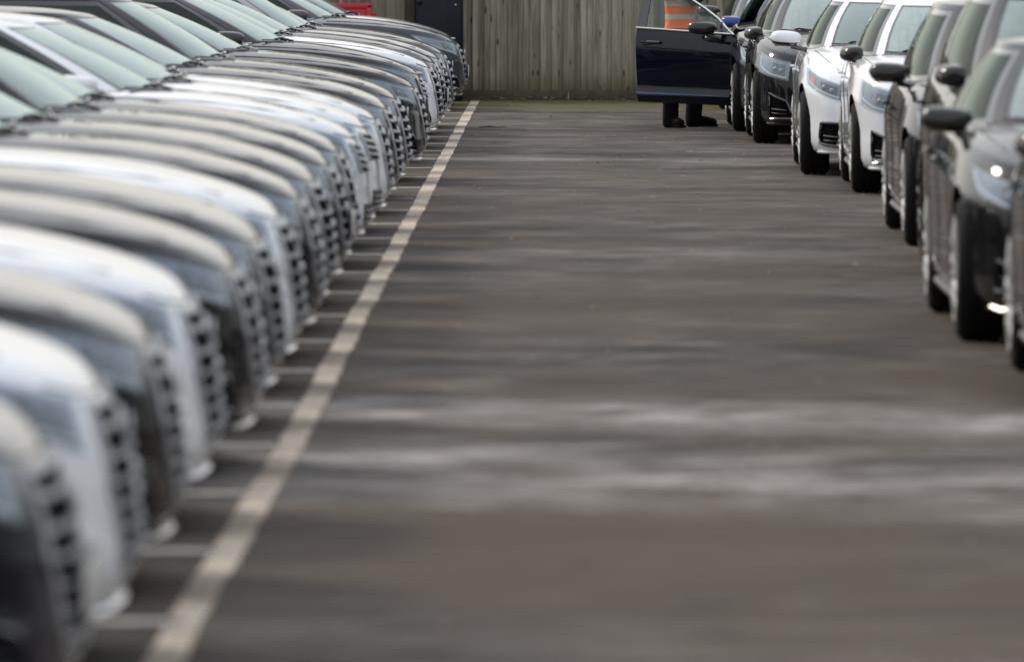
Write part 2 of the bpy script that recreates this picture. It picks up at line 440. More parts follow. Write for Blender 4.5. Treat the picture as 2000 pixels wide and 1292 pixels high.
# ------------------------------------------------------------------ a car as a set of surfaces (nose at x=0, tail at x=L, y across, z up)
def sgnpow(v, p): return math.copysign(abs(v) ** p, v)
class Car:
    def __init__(s, kind, **kw):
        s.kind = kind
        d = dict(L=4.72, W=.925, zb=.175, nose=.86, wb=2.82, Rw=.335, roof=1.41, n=5.2,
                 S=[(-.3, .62), (0, .69), (.13, .76), (.34, .828), (.65, .882), (1.05, .922), (1.5, .948), (2.2, .966), (3.6, .99), (4.4, .985), (4.75, .95)],
                 gb=(1.33, 4.30), gt=(2.12, 3.55), gw=(.835, .60), crown=.066, face='a')
        d.update(kw); s.__dict__.update(d)
        s.xc = s.L / 2; s.a = s.L / 2
        s.lev = np.array([  # zeta, inset front, inset rear, half width factor
            (0, .10, .10, .925), (.04, .035, .05, .962), (.13, .0, .02, .985), (.28, -.008, .0, .988), (.42, .0, .0, .985),
            (.55, .004, .01, .992), (.66, .012, .02, .9985), (.73, .022, .03, 1.0), (.78, .032, .035, .992), (.88, .058, .05, .972), (.95, .085, .07, .952), (1.0, .125, .10, .925)])
        # arc length table from the middle of the nose along the outline
        ph = np.linspace(0, math.pi, 1500); pts = np.array([s.P(p, .6) for p in ph])
        s.ph = ph; s.arc = np.concatenate([[0], np.cumsum(np.linalg.norm(np.diff(pts[:, :2], axis=0), axis=1))])
    def Sz(s, x):
        K = s.S; n = len(K)
        if x <= K[0][0]: return K[0][1]
        if x >= K[-1][0]: return K[-1][1]
        i = max(j for j in range(n - 1) if K[j][0] <= x)
        def m(j):
            if j == 0: return (K[1][1] - K[0][1]) / (K[1][0] - K[0][0])
            if j == n - 1: return (K[-1][1] - K[-2][1]) / (K[-1][0] - K[-2][0])
            a = (K[j][1] - K[j - 1][1]) / (K[j][0] - K[j - 1][0]); b = (K[j + 1][1] - K[j][1]) / (K[j + 1][0] - K[j][0])
            return 0.0 if a * b <= 0 else 2 * a * b / (a + b)
        h = K[i + 1][0] - K[i][0]; t = (x - K[i][0]) / h
        return ((2 * t ** 3 - 3 * t * t + 1) * K[i][1] + (t ** 3 - 2 * t * t + t) * h * m(i) + (-2 * t ** 3 + 3 * t * t) * K[i + 1][1] + (t ** 3 - t * t) * h * m(i + 1))
    def P(s, phi, ze):
        ze = max(0.0, min(1.0, ze))
        fi, ri, wf = (float(np.interp(ze, s.lev[:, 0], s.lev[:, k])) for k in (1, 2, 3))
        nx = -sgnpow(math.cos(phi), 2 / s.n); ny = sgnpow(math.sin(phi), 2 / s.n)
        ins = fi if nx < 0 else ri
        y = ny * s.W * wf
        x = s.xc + nx * (s.a - ins)
        if nx < 0: x += .085 * ny ** 2 * abs(nx) ** 6
        else: x -= .06 * ny ** 2 * abs(nx) ** 6
        for xw in (s.nose, s.nose + s.wb):
            y += math.copysign(.014 * math.exp(-((x - xw) / .42) ** 2) * math.sin(math.pi * min(1, ze / .85)) * (abs(ny) > .9), ny)
        z = s.zb + ze * (s.Sz(x) - s.zb)
        return Vector((x, y, z))
    def phi(s, arc): return math.copysign(float(np.interp(abs(arc), s.arc, s.ph)), arc)
    def sp(s, arc, ze, off=0.0):
        f = s.phi(arc); p = s.P(f, ze)
        if off == 0: return p
        e = .01
        du = s.P(f + e, ze) - s.P(f - e, ze); dv = s.P(f, min(1, ze + .02)) - s.P(f, max(0, ze - .02))
        n = du.cross(dv)
        if n.length < 1e-9: return p
        n.normalize()
        c = Vector((s.xc, 0, .5))
        if n.dot(p - c) < 0: n = -n
        return p + n * off
    def top(s, x, y):
        k = ((abs(x - s.xc) / (s.a - .11)) ** s.n + (abs(y) / (s.W * .925)) ** s.n) ** (1 / s.n)
        k = min(1, k)
        cr = s.crown * (1 - k ** 4.2)
        if x < s.gb[0] + .5: cr += .008 * math.exp(-((abs(y) - .46 - .12 * x) / .07) ** 2) * max(0, min(1, (.9 - k) / .2))
        return s.Sz(x) + cr
    # body shell with the wheel arches cut out
    def body(s, door_cut=False):
        ph = []
        N = 120
        tot = s.arc[-1]
        # denser at the corners: mix arc-length and angle spacing
        for k in range(N):
            u = k / N * 2
            a1 = s.phi((u if u <= 1 else 2 - u) * tot); a2 = (u if u <= 1 else 2 - u) * math.pi
            v = .55 * a1 + .45 * a2
            ph.append(v if u <= 1 else -v)
        V, F = [], []
        zs = [0, .02, .04, .08, .13, .20, .28, .35, .42, .49, .55, .61, .66, .70, .73, .755, .78, .83, .88, .915, .95, .975, 1.0]
        for z in zs:
            for p in ph: V.append(s.P(p, z))
        ks = [.99, .975, .955, .93, .90, .865, .82, .76, .70, .64, .58, .50, .40, .28, .15]
        for k in ks:
            for p in ph:
                b = s.P(p, 1.0)
                x = s.xc + (b.x - s.xc) * k; y = b.y * k
                V.append(Vector((x, y, s.top(x, y))))
        rows = len(zs) + len(ks)
        for r in range(rows - 1):
            for j in range(N):
                F.append((r * N + j, r * N + (j + 1) % N, (r + 1) * N + (j + 1) % N, (r + 1) * N + j))
        V.append(Vector((s.xc, 0, s.zb + .01))); V.append(Vector((s.xc, 0, s.top(s.xc, 0))))
        lo, hi = len(V) - 2, len(V) - 1
        mi = [0] * len(F)
        for j in range(N):
            F.append((lo, (j + 1) % N, j)); mi.append(1)
            F.append((hi, (rows - 1) * N + j, (rows - 1) * N + (j + 1) % N)); mi.append(0)
        me = mesh('car_body', V, F, [M['paint'], M['under']], mi, smooth=False)
        tmp = bpy.data.objects.new('tmp_body', me); COL.objects.link(tmp)
        mb = MB()
        for xw in (s.nose, s.nose + s.wb):
            for sy in (-1, 1):
                r = s.Rw + .045
                y0, y1 = sy * .62, sy * 1.1
                n = 36; b = len(mb.V)
                VV = [(xw + r * math.cos(2 * math.pi * j / n), y, s.Rw + .01 + r * math.sin(2 * math.pi * j / n)) for y in (min(y0, y1), max(y0, y1)) for j in range(n)]
                FF = [(j, n + j, n + (j + 1) % n, (j + 1) % n) for j in range(n)] + [tuple(range(n)), tuple(range(2 * n - 1, n - 1, -1))]
                mb.add(VV, FF, 1)
        if door_cut: mb.box((1.42 + .55, .90, .25 + .5), (1.10, .5, 1.0), 1)
        cm = mb.me('cut', [M['paint'], M['under']], smooth=False)
        bmx = bmesh.new(); bmx.from_mesh(cm); bmesh.ops.recalc_face_normals(bmx, faces=bmx.faces[:]); bmx.to_mesh(cm); bmx.free()
        bmx = bmesh.new(); bmx.from_mesh(me); bmesh.ops.recalc_face_normals(bmx, faces=bmx.faces[:]); bmx.to_mesh(me); bmx.free()
        ct = bpy.data.objects.new('tmp_cut', cm); COL.objects.link(ct)
        md = tmp.modifiers.new('b', 'BOOLEAN'); md.operation = 'DIFFERENCE'; md.object = ct; md.solver = 'EXACT'
        dg = bpy.context.evaluated_depsgraph_get(); dg.update()
        res = bpy.data.meshes.new_from_object(tmp.evaluated_get(dg), depsgraph=dg)
        bpy.data.objects.remove(tmp); bpy.data.objects.remove(ct)
        res.name = 'car_body'
        res.polygons.foreach_set('use_smooth', [True] * len(res.polygons))
        res.set_sharp_from_angle(angle=R(36))
        return res
    # patch on the body side or nose: corners in (arc, zeta), a slab proud of the surface
    def patch(s, mb, c, off, nu=10, nv=6, i=0, back=-.02):
        (a, b, cc, d) = c                                  # bottom-left, bottom-right, top-right, top-left
        V = []
        for layer in (off, back):
            for v in range(nv + 1):
                for u in range(nu + 1):
                    U, W = u / nu, v / nv
                    ar = (a[0] * (1 - U) + b[0] * U) * (1 - W) + (d[0] * (1 - U) + cc[0] * U) * W
                    ze = (a[1] * (1 - U) + b[1] * U) * (1 - W) + (d[1] * (1 - U) + cc[1] * U) * W
                    V.append(s.sp(ar, ze, layer))
        F = []; K = nu + 1; B = K * (nv + 1)
        for v in range(nv):
            for u in range(nu): F.append((v * K + u, v * K + u + 1, (v + 1) * K + u + 1, (v + 1) * K + u))
        ring = [u for u in range(nu)] + [v * K + nu for v in range(nv)] + [nv * K + u for u in range(nu, 0, -1)] + [v * K for v in range(nv, 0, -1)]
        for k in range(len(ring)):
            p, q = ring[k], ring[(k + 1) % len(ring)]
            F.append((p, p + B, q + B, q))
        return mb.add(V, F, i)
    def strip(s, mb, pts, off, r, n=5, i=0, closed=False, per=5):
        P = []
        m = len(pts)
        for k in range(m if closed else m - 1):
            a, b = pts[k], pts[(k + 1) % m]
            for j in range(per):
                t = j / per
                P.append(s.sp(a[0] * (1 - t) + b[0] * t, a[1] * (1 - t) + b[1] * t, off))
        if not closed: P.append(s.sp(pts[-1][0], pts[-1][1], off))
        return mb.tube(P, r, n, i, closed)
    # greenhouse
    def G(s, phi, v, off=0.0):
        n = 4.2
        nx = -sgnpow(math.cos(phi), 2 / n); ny = sgnpow(math.sin(phi), 2 / n)
        xb = (s.gb[0] + s.gb[1]) / 2 + nx * (s.gb[1] - s.gb[0]) / 2
        if nx < 0: xb += .16 * ny ** 2 * abs(nx) ** 3
        xt = (s.gt[0] + s.gt[1]) / 2 + nx * (s.gt[1] - s.gt[0]) / 2
        if nx < 0: xt += .10 * ny ** 2 * abs(nx) ** 3
        yb = ny * s.gw[0]; yt = ny * s.gw[1]
        zb = s.top(xb, yb) - .012
        u = (xt - s.gt[0]) / (s.gt[1] - s.gt[0])
        zt = s.roof - .035 - .03 * (2 * u - .8) ** 2
        x = xb * (1 - v) + xt * v; y = yb * (1 - v) + yt * v; z = zb * (1 - v) + zt * v
        bul = .035 * math.sin(math.pi * v)
        y += ny * bul * .8; x += nx * bul * .5
        p = Vector((x, y, z + bul * .35 * abs(nx) ** 4))
        if off:
            q = Vector((nx * .6, ny * .8, .35)).normalized(); p += q * off
        return p
    @staticmethod
    def xf(a): c = math.cos(R(a)); return math.copysign(abs(c) ** (2 / 4.2), c)
    @staticmethod
    def inv(f): return math.degrees(math.acos(math.copysign(abs(f) ** 2.1, f)))
    def side(s, a0, a1, u):
        if a0 > 180: return 360 - s.side(360 - a0, 360 - a1, u)
        f0, f1 = s.xf(a0), s.xf(a1)
        return s.inv(f0 + (f1 - f0) * u)
    def pillars(s):
        d = R
        return dict(ws=(-d(37), d(37)), sf=(d(46), d(85)), sr=(d(91), d(134)), rw=(d(146), d(214)))
    def roofshell(s, skip_front_right=False):
        pl = s.pillars()
        cuts = [-37, 37, 46, 85, 91, 134, 146]
        ang = []
        BF, BR = s.inv(.045), s.inv(-.025)
        def span(a, b, n): return [a + (b - a) * k / n for k in range(n)]
        def sspan(a, b, n): return [s.side(a, b, k / n) for k in range(n)]
        ang += span(-37, 37, 16) + span(37, 46, 3) + sspan(46, BF, 9) + sspan(BF, BR, 2) + sspan(BR, 134, 8) + span(134, 146, 4)
        ang += span(146, 214, 12) + span(214, 226, 4) + sspan(226, 360 - BR, 8) + sspan(360 - BR, 360 - BF, 2) + sspan(360 - BF, 314, 9) + span(314, 323, 3)
        N = len(ang)
        vs = [0, .035, .2, .4, .6, .8, .93, .97, 1.0]
        V, F = [], []
        for v in vs:
            for a in ang: V.append(s.G(R(a), v))
        ks = [.985, .95, .88, .76, .6, .4, .2]
        cx = (s.gt[0] + s.gt[1]) / 2
        for k in ks:
            for a in ang:
                b = s.G(R(a), 1.0)
                V.append(Vector((cx + (b.x - cx) * k, b.y * k, b.z + (s.roof - b.z) * (1 - k ** 2.6) + .0)))
        rows = len(vs) + len(ks)
        wins = [(-37, 37), (46, BF), (BR, 134), (146, 214), (226, 360 - BR), (360 - BF, 314)]
        for r in range(rows - 1):
            for j in range(N):
                am = (ang[j] + (ang[(j + 1) % N] if j < N - 1 else 323)) / 2
                if r < len(vs) - 1:
                    vm = (vs[r] + vs[r + 1]) / 2
                    if .035 < vm < .93 and any(a < am < b for a, b in wins): continue
                    if skip_front_right and 44 < am < BF and vm < .95: continue
                F.append((r * N + j, r * N + (j + 1) % N, (r + 1) * N + (j + 1) % N, (r + 1) * N + j))
        V.append(Vector((cx, 0, s.roof))); h = len(V) - 1
        for j in range(N): F.append((h, (rows - 1) * N + j, (rows - 1) * N + (j + 1) % N))
        return mesh('roof', V, F, M['paint'])
    def pane(s, a0, a1, mat, border=.05, off=-.004, v0=.03, v1=.935):
        nu, nv = 18, 8
        us = [0, border] + [border + (1 - 2 * border) * k / (nu - 2) for k in range(1, nu - 2)] + [1 - border, 1]
        bv = border * 1.1 * (R(74) / max(.3, (a1 - a0))) ** .5
        vsn = [0, bv] + [bv + (1 - 2 * bv) * k / (nv - 2) for k in range(1, nv - 2)] + [1 - bv, 1]
        V, F, I = [], [], []
        for v in vsn:
            for u in us:
                d0, d1 = math.degrees(a0), math.degrees(a1)
                ph = R(s.side(d0, d1, u)) if (40 < d0 < 140 or d0 > 220) else a0 + (a1 - a0) * u
                V.append(s.G(ph, v0 + (v1 - v0) * v, off))
        K = len(us)
        for v in range(len(vsn) - 1):
            for u in range(K - 1):
                F.append((v * K + u, v * K + u + 1, (v + 1) * K + u + 1, (v + 1) * K + u))
                I.append(1 if u in (0, K - 2) or v in (0, len(vsn) - 2) else 0)
        return mesh('pane', V, F, [mat, M['gloss']], I)

def wheel_meshes(Rw, dark=False):
    w = .112
    t = MB()
    r0 = Rw - .092
    t.lathe([(r0, -w + .01), (r0 + .03, -w), (Rw - .03, -w), (Rw - .010, -w + .018), (Rw, -w + .035), (Rw, -.035), (Rw - .008, -.03), (Rw - .008, -.022), (Rw, -.017),
             (Rw, .017), (Rw - .008, .022), (Rw - .008, .03), (Rw, .035), (Rw, w - .035), (Rw - .010, w - .018), (Rw - .03, w), (r0 + .03, w), (r0, w - .01)], 36)
    tyre = t.me('tyre', M['rubber'])
    r = MB()
    r.lathe([(r0 + .010, w + .010), (r0 - .006, w + .012), (r0 - .014, w - .015), (r0 - .03, w - .03), (r0 - .035, -.08), (r0 + .002, -w + .01)], 32)
    for k in range(5):
        for d in (-.12, .12):
            a = 2 * math.pi * k / 5 + d; b = 2 * math.pi * k / 5 + d * 1.9
            p0 = (.045 * math.cos(a), w - .045, .045 * math.sin(a)); p1 = ((r0 - .015) * math.cos(b), w + .0, (r0 - .015) * math.sin(b))
            r.tube([p0, ((p0[0] + p1[0]) / 2, w + .008, (p0[2] + p1[2]) / 2), p1], [.022, .017, .015], 5)
    r.lathe([(.065, w - .05), (.062, w - .025), (.04, w - .012), (.0, w - .010)], 14)
    rim = r.me('rim', M['rimdark' if dark else 'rim'])
    b = MB(); b.lathe([(.15, .02), (.15, .03), (.06, .035), (.0, .035)], 20)
    disc = b.me('brake_disc', M['disc'])
    return tyre, rim, disc

def mirror_mesh(black_lower=True):
    # housing: rounded wedge that tapers outwards; forward (-x) convex, flat glass to the rear
    V, F, I = [], [], []
    nu, nv = 14, 10
    for i in range(nu + 1):
        u = i / nu
        y = -.02 + .235 * u
        e = abs(2 * u - 1)
        hh = .070 * (1 - e ** 3.4) ** .42 if e < 1 else .010
        dp = .115 * (1 - e ** 3) ** .5 if e < 1 else .012
        zc = .016 * u
        for j in range(nv + 1):
            a = math.pi * j / nv               # half circle at the front
            cz = math.cos(a)
            cz = (abs(cz) ** .8) * (1 if cz > 0 else -.78)
            V.append((-.0 - dp * math.sin(a) ** .7, y + .03 * max(0, cz) * (u - .8), zc + hh * cz))
    K = nv + 1
    for i in range(nu):
        for j in range(nv):
            F.append((i * K + j, i * K + j + 1, (i + 1) * K + j + 1, (i + 1) * K + j)); I.append(0 if j < nv * .55 else 1)
        F.append((i * K, (i + 1) * K, (i + 1) * K + nv, i * K + nv)); I.append(1)
    F.append(tuple(range(K))); I.append(1)
    F.append(tuple(nu * K + j for j in range(nv, -1, -1))); I.append(0)
    mb = MB(); mb.V = V; mb.F = F; mb.I = I
    mb.tube([(-.03, -.075, -.075), (-.04, -.02, -.062), (-.045, .05, -.045)], [.022, .018, .02], 7, 1)
    return mb.me('mirror', [M['paint'], M['gloss']])

def mirror_glass_mesh():
    mb = MB(); mb.bbox((.004, .095, .008), (.006, .175, .105), .0028)
    return mb.me('mirror_glass', M['chrome'])

MIR = mirror_mesh(); MIRG = mirror_glass_mesh()

def build_template(name, spec, lod_door_cut=False):
    s = spec
    root = bpy.data.objects.new(name, None); COL.objects.link(root); root.empty_display_size = .3
    T = {'root': root, 'spec': s}
    obj('body', s.body(lod_door_cut), root)
    obj('roof', s.roofshell(lod_door_cut), root)
    obj('windscreen', s.pane(R(-37), R(37), M['screen'], .035), root)
    obj('rear_window', s.pane(R(146), R(214), M['glass'], .05), root)
    BF, BR = s.inv(.045), s.inv(-.025)
    for (a, b) in ((46, BF), (BR, 134), (226, 360 - BR), (360 - BF, 314)):
        if lod_door_cut and a == 46: continue
        obj('side_window', s.pane(R(a), R(b), M['glass'], .06), root)
    # cabin floor under the glass
    V, F = [], []; n = 48
    cx = (s.gb[0] + s.gb[1]) / 2
    for k in (.985, .7, .4):
        for j in range(n):
            b = s.G(2 * math.pi * j / n, 0)
            x = cx + (b.x - cx) * k; y = b.y * k
            V.append((x, y, s.top(x, y) + .006))
    V.append((cx, 0, s.top(cx, 0) + .006))
    for r in range(2):
        for j in range(n): F.append((r * n + j, r * n + (j + 1) % n, (r + 1) * n + (j + 1) % n, (r + 1) * n + j))
    for j in range(n): F.append((2 * n + j, 2 * n + (j + 1) % n, 3 * n))
    obj('dashboard', mesh('dashboard', V, F, M['interior']), root)
    sm = MB()
    zt = s.top(cx, 0)
    sm.bbox((0, 0, .13), (.14, .46, .30), .05); sm.bbox((.03, 0, .34), (.09, .25, .15), .035)
    sm.tube([(.02, -.06, .22), (.03, -.06, .32)], .007, 5); sm.tube([(.02, .06, .22), (.03, .06, .32)], .007, 5)
    seat = sm.me('seat', M['seat'])
    for y in (-.36, .36):
        obj('seat', seat, root, (s.gt[0] + .42, y, zt - .06)).scale = (1, 1, min(1, (s.roof - zt) / .52))
    rs = MB(); rs.bbox((0, 0, .08), (.16, 1.15, .24), .05)
    obj('rear_seat', rs.me('rear_seat', M['seat']), root, (s.gt[0] + 1.25, 0, zt - .05))
    wr = MB()
    wr.tube([(.0 + .02 * math.sin(2 * math.pi * k / 20), .17 * math.cos(2 * math.pi * k / 20), .17 * math.sin(2 * math.pi * k / 20)) for k in range(20)], .014, 6, closed=True)
    wr.bbox((.03, 0, 0), (.05, .12, .09), .02)
    obj('steering_wheel', wr.me('steering_wheel', M['interior']), root, (s.gt[0] + .02, .36, zt - .02), (0, R(-22), 0))
    # wheels
    ty, ri, di = wheel_meshes(s.Rw, spec.kind in ('suv',))
    for xw in (s.nose, s.nose + s.wb):
        for sy in (1, -1):
            e = bpy.data.objects.new('wheel', ty); COL.objects.link(e); e.parent = root
            e.location = (xw, sy * (s.W - .125), s.Rw); e.rotation_euler = (0, 0, 0 if sy > 0 else math.pi)
            obj('rim', ri, e); obj('brake_disc', di, e)
    # mirrors
    gx = s.G(R(50), 0)
    for sy in (1, -1):
        if lod_door_cut and sy == 1: continue
        m = obj('mirror', MIR, root, (gx.x + .05, sy * (s.gw[0] + .085), s.top(gx.x, s.gw[0]) + .085))
        m['side'] = sy
        if sy < 0: m.scale = (1, -1, 1)
        obj('mirror_glass', MIRG, m)
    # door seams, handles and sills on both sides
    def arc_at(x):      # arc for a given x on the flank
        xs = [s.sp(a, .6).x for a in s.arc[::15]]
        return float(np.interp(x, xs, s.arc[::15]))
    dh = MB(); dh.tube([(-.09, .0, 0), (-.075, .022, 0), (.075, .022, 0), (.09, 0, 0)], .011, 6)
    hm = dh.me('door_handle', [M['paint']])
    d0, d1, d2 = arc_at(1.45), arc_at(2.52), arc_at(3.45)
    for sg in (1, -1):
        g = MB()
        for a in (d0, d1):
            s.strip(g, [(sg * a, .08), (sg * (a + .03), .55), (sg * a, .99)], .0005, .0035, 4)
        s.strip(g, [(sg * d2, .50), (sg * (d2 - .0), .99)], .0005, .0035, 4)
        s.strip(g, [(sg * d0, .08), (sg * d2 * .97, .08)], .0005, .0035, 4)
        obj('door_gap', g.me('door_gap', M['trim']), root)
        sl = MB(); s.strip(sl, [(sg * arc_at(s.nose + .46), .02), (sg * arc_at(s.nose + s.wb - .46), .02)], .012, .028, 6, per=8)
        obj('sill', sl.me('sill', M['black']), root)
        if s.kind != 'suv':
            wl = MB()
            P = [s.G(sg * R(s.side(44, 138, u)), .03, .004) for u in np.linspace(0, 1, 22)]
            wl.tube(P, .008, 5)
            obj('window_trim', wl.me('window_trim', M['chrome']), root)
        for a in (d1 - .14, d2 - .10):
            if lod_door_cut and sg == 1 and a < 2.6 + .6: pass
            p = s.sp(sg * a, .79, .004)
            o = obj('door_handle', hm, root, p); 
            if sg < 0: o.scale = (1, -1, 1)
    # bonnet gap lines
    g = MB()
    for sg in (1, -1):
        P = [Vector((x, sg * yy, s.top(x, yy) + .0035)) for x, yy in ((.30, .62), (.6, .70), (.95, .745), (1.3, .77), (1.5, .785))]
        g.tube(P, .003, 4)
    s.strip(g, [(-.66, .955), (0, .955), (.66, .955)], .002, .004, 4, per=14)
    obj('bonnet_gap', g.me('bonnet_gap', M['trim']), root)
    # cowl and wipers
    c = MB()
    P = [s.G(R(a), .0, .012) + Vector((-.02, 0, -.002)) for a in np.linspace(-36, 36, 14)]
    c.tube(P, .013, 6, flat=1.8)
    obj('cowl', c.me('cowl', M['black']), root)
    for (a0, a1, v1) in ((-26, 6, .04), (4, 34, .04)):
        w = MB()
        w.tube([s.G(R(a0 + (a1 - a0) * t), .03 + v1 * t * .6, .028) for t in np.linspace(0, 1, 8)], .006, 5)
        w.tube([s.G(R(a0 - 1), .0, .035), s.G(R(a0 + 12), .06, .05), s.G(R(a0 + 16), .06, .03)], [.016, .011, .008], 5)
        wp = obj('wiper', w.me('wiper', M['gloss']), root)
        for (da, dv, rr) in ((0, .0, .011), (7, .005, .008), (15, -.004, .006)):  # pivot nut plus chrome beads added to give the cowl its sparkle
            nb = MB(); c0 = s.G(R(a0 - 1 + da), dv, .045 if da == 0 else .03)
            nb.lathe([(.0, rr), (rr * .7, rr * .7), (rr, 0), (rr * .7, -rr * .7), (.0, -rr)], 10, axis='z', c=c0)
            obj('wiper_glint_bead', nb.me('wiper_glint_bead', M['chrome']), wp)
    # front end
    f = s.face
    if f == 'a':       # wide hexagonal frame grille
        poly = [(-.36, .20), (-.46, .62), (-.43, .93), (.43, .93), (.46, .62), (.36, .20)]
        gb = [(-.36, .20), (.36, .20), (.46, .62), (-.46, .62)], [(-.46, .62), (.46, .62), (.43, .93), (-.43, .93)]
        slz = [.29, .40, .51, .62, .73, .84]
    elif f == 'b':     # twin grille openings
        poly = None
        gb = [(-.42, .66), (-.03, .66), (-.04, .92), (-.36, .92)], [(.03, .66), (.42, .66), (.36, .92), (.04, .92)]
        slz = []
    else:              # slim grille over a broad lower opening
        poly = [(-.50, .66), (-.52, .90), (.52, .90), (.50, .66)]
        gb = [[(-.50, .66), (.50, .66), (.52, .90), (-.52, .90)]]
        slz = [.72, .78, .84]
    gm = MB()
    for q in gb: s.patch(gm, q, .004, 14, 4)
    gr = obj('grille', gm.me('grille', M['recess']), root)
    if poly:
        fm = MB()
        m = len(poly); cz = sum(p[1] for p in poly) / m
        for k in range(m):
            p, q = poly[k], poly[(k + 1) % m]
            w = .93
            pi_, qi = (p[0] * w, cz + (p[1] - cz) * .93), (q[0] * w, cz + (q[1] - cz) * .93)
            s.patch(fm, [p, q, qi, pi_], .013, 12 if abs(p[0] - q[0]) > .4 else 4, 1, back=-.01)
        obj('grille_frame', fm.me('grille_frame', M['satin'], angle=25), gr)
    else:
        for q in gb:
            fm = MB(); s.strip(fm, q, .012, .012, 6, closed=True, per=5)
            for k in range(1, 9):
                t = k / 9; s.strip(fm, [(q[0][0] * (1 - t) + q[1][0] * t, .67), (q[3][0] * (1 - t) + q[2][0] * t, .915)], .010, .006, 4, per=3)
            obj('grille_frame', fm.me('grille_frame', M['satin']), gr)
    for z in slz:
        if f == 'a': hw = float(np.interp(z, [.2, .62, .93], [.33, .43, .40]))
        else: hw = .50
        fm = MB()
        s.patch(fm, [(-hw, z - .012), (hw, z - .012), (hw, z + .012), (-hw, z + .012)], .022, 14, 1, back=-.005)
        obj('slat', fm.me('slat', M['satin'], angle=25), gr)
    bd = MB(); c0 = s.sp(0, .80 if f == 'a' else .965, .03 if f == 'a' else .008)
    if f == 'a': bd.lathe([(.0, .010), (.040, .008), (.046, .0)], 18, axis='z')
    else: bd.lathe([(.0, .012), (.03, .010), (.038, .0)], 16, axis='z')
    obj('badge', bd.me('badge', M['satin']), root, c0, (0, R(-90), 0) if f == 'a' else (0, 0, 0))
    # number plates
    pz = .47 if f == 'a' else .36
    pm = MB(); pm.bbox((0, 0, 0), (.012, .52, .112), .004); pm.bbox((.014, 0, 0), (.022, .545, .135), .006, 1)
    plp = s.sp(0, pz, .036)
    obj('number_plate', pm.me('number_plate', [M['plate'], M['black']]), root, plp)
    pm = MB(); pm.bbox((0, 0, 0), (.012, .52, .112), .004); pm.bbox((-.012, 0, 0), (.02, .545, .135), .006, 1)
    tail = s.arc[-1]
    pp = s.P(math.pi, .58); obj('number_plate', pm.me('number_plate', [M['plate_y'], M['black']]), root, (pp.x + .018, 0, pp.z))
    # lower intakes, splitter
    for sg in (1, -1):
        im = MB()
        if f == 'b':
            q = [(sg * .50, .10), (sg * .86, .14), (sg * .84, .40), (sg * .58, .44)]
        elif f == 'c':
            q = [(sg * .55, .12), (sg * .84, .10), (sg * .84, .46), (sg * .62, .38)]
        else:
            q = [(sg * .58, .12), (sg * .84, .14), (sg * .82, .36), (sg * .66, .32)]
        s.patch(im, q, .003, 8, 5)
        it = obj('air_intake', im.me('air_intake', M['recess']), root)
        fm = MB(); s.strip(fm, q, .009, .011, 6, closed=True, per=4)
        obj('intake_frame', fm.me('intake_frame', M['gloss']), it)
        fm = MB()
        for z in (.18, .24): s.strip(fm, [(sg * .62, z), (sg * .80, z)], .008, .006, 4)
        obj('intake_louvre', fm.me('intake_louvre', M['trim']), it)
    if f != 'a':
        im = MB(); s.patch(im, [(-.46, .10), (.46, .10), (.46, .34), (-.46, .34)], .003, 12, 4)
        for z in (.15, .21, .27): s.strip(im, [(-.45, z), (.45, z)], .008, .006, 4, per=10)
        obj('lower_grille', im.me('lower_grille', M['black']), root)
    sp_ = MB()
    P = [s.sp(a, .03, .020 if f == 'a' else .004) for a in np.linspace(-.93, .93, 27)]
    sp_.tube(P, .013 if f == 'a' else .012, 6, flat=2.0)
    for sg in ((1, -1) if f == 'a' else ()):
        sp_.tube([s.sp(sg * .90, .04, .02), s.sp(sg * .80, .035, .034), s.sp(sg * .62, .07, .03)], [.008, .013, .008], 6, flat=1.3)
    spl = obj('splitter', sp_.me('splitter', [M['paint']]), root)
    # headlights
    for sg in (1, -1):
        if f == 'b': q = [(sg * .62, .735), (sg * 1.10, .80), (sg * 1.26, .93), (sg * .60, .90)]
        elif f == 'c': q = [(sg * .60, .70), (sg * 1.02, .72), (sg * 1.10, .93), (sg * .60, .93)]
        else: q = [(sg * .60, .74), (sg * 1.00, .78), (sg * 1.16, .92), (sg * .56, .92)]
        hm_ = MB(); s.patch(hm_, q, .002, 12, 5)
        hl = obj('headlight', hm_.me('headlight', M['lamp_in']), root)
        def inn(u, v, q=q):
            a = [q[0][k] * (1 - u) + q[1][k] * u for k in (0, 1)]; b = [q[3][k] * (1 - u) + q[2][k] * u for k in (0, 1)]
            return (a[0] * (1 - v) + b[0] * v, a[1] * (1 - v) + b[1] * v)
        dk = MB()
        s.patch(dk, [inn(.10, .18), inn(.42, .18), inn(.42, .80), inn(.10, .80)], .006, 5, 4)
        obj('lamp_bezel', dk.me('lamp_bezel', M['lamp_dark']), hl)
        for u in (.18, .34):
            pj = MB(); c0 = s.sp(*inn(u, .48), .008)
            nn = (s.sp(*inn(u, .48), .02) - c0).normalized()
            e1 = nn.cross(Vector((0, 0, 1))).normalized(); e2 = nn.cross(e1)
            rr = .022
            VV = [c0 + (e1 * math.cos(2 * math.pi * j / 12) + e2 * math.sin(2 * math.pi * j / 12)) * rr * k + nn * h for (k, h) in ((1, 0), (.8, .008), (.4, .013)) for j in range(12)]
            FF = [(r * 12 + j, r * 12 + (j + 1) % 12, (r + 1) * 12 + (j + 1) % 12, (r + 1) * 12 + j) for r in range(2) for j in range(12)] + [tuple(24 + j for j in range(12))]
            pj.add(VV, FF); obj('projector', pj.me('projector', M['lamp_in']), hl)
        dr = MB(); s.strip(dr, [inn(.04, .12), inn(.5, .10), inn(.94, .30), inn(.97, .85)], .008, .008, 5)
        obj('light_guide', dr.me('light_guide', M['lamp_white']), hl)
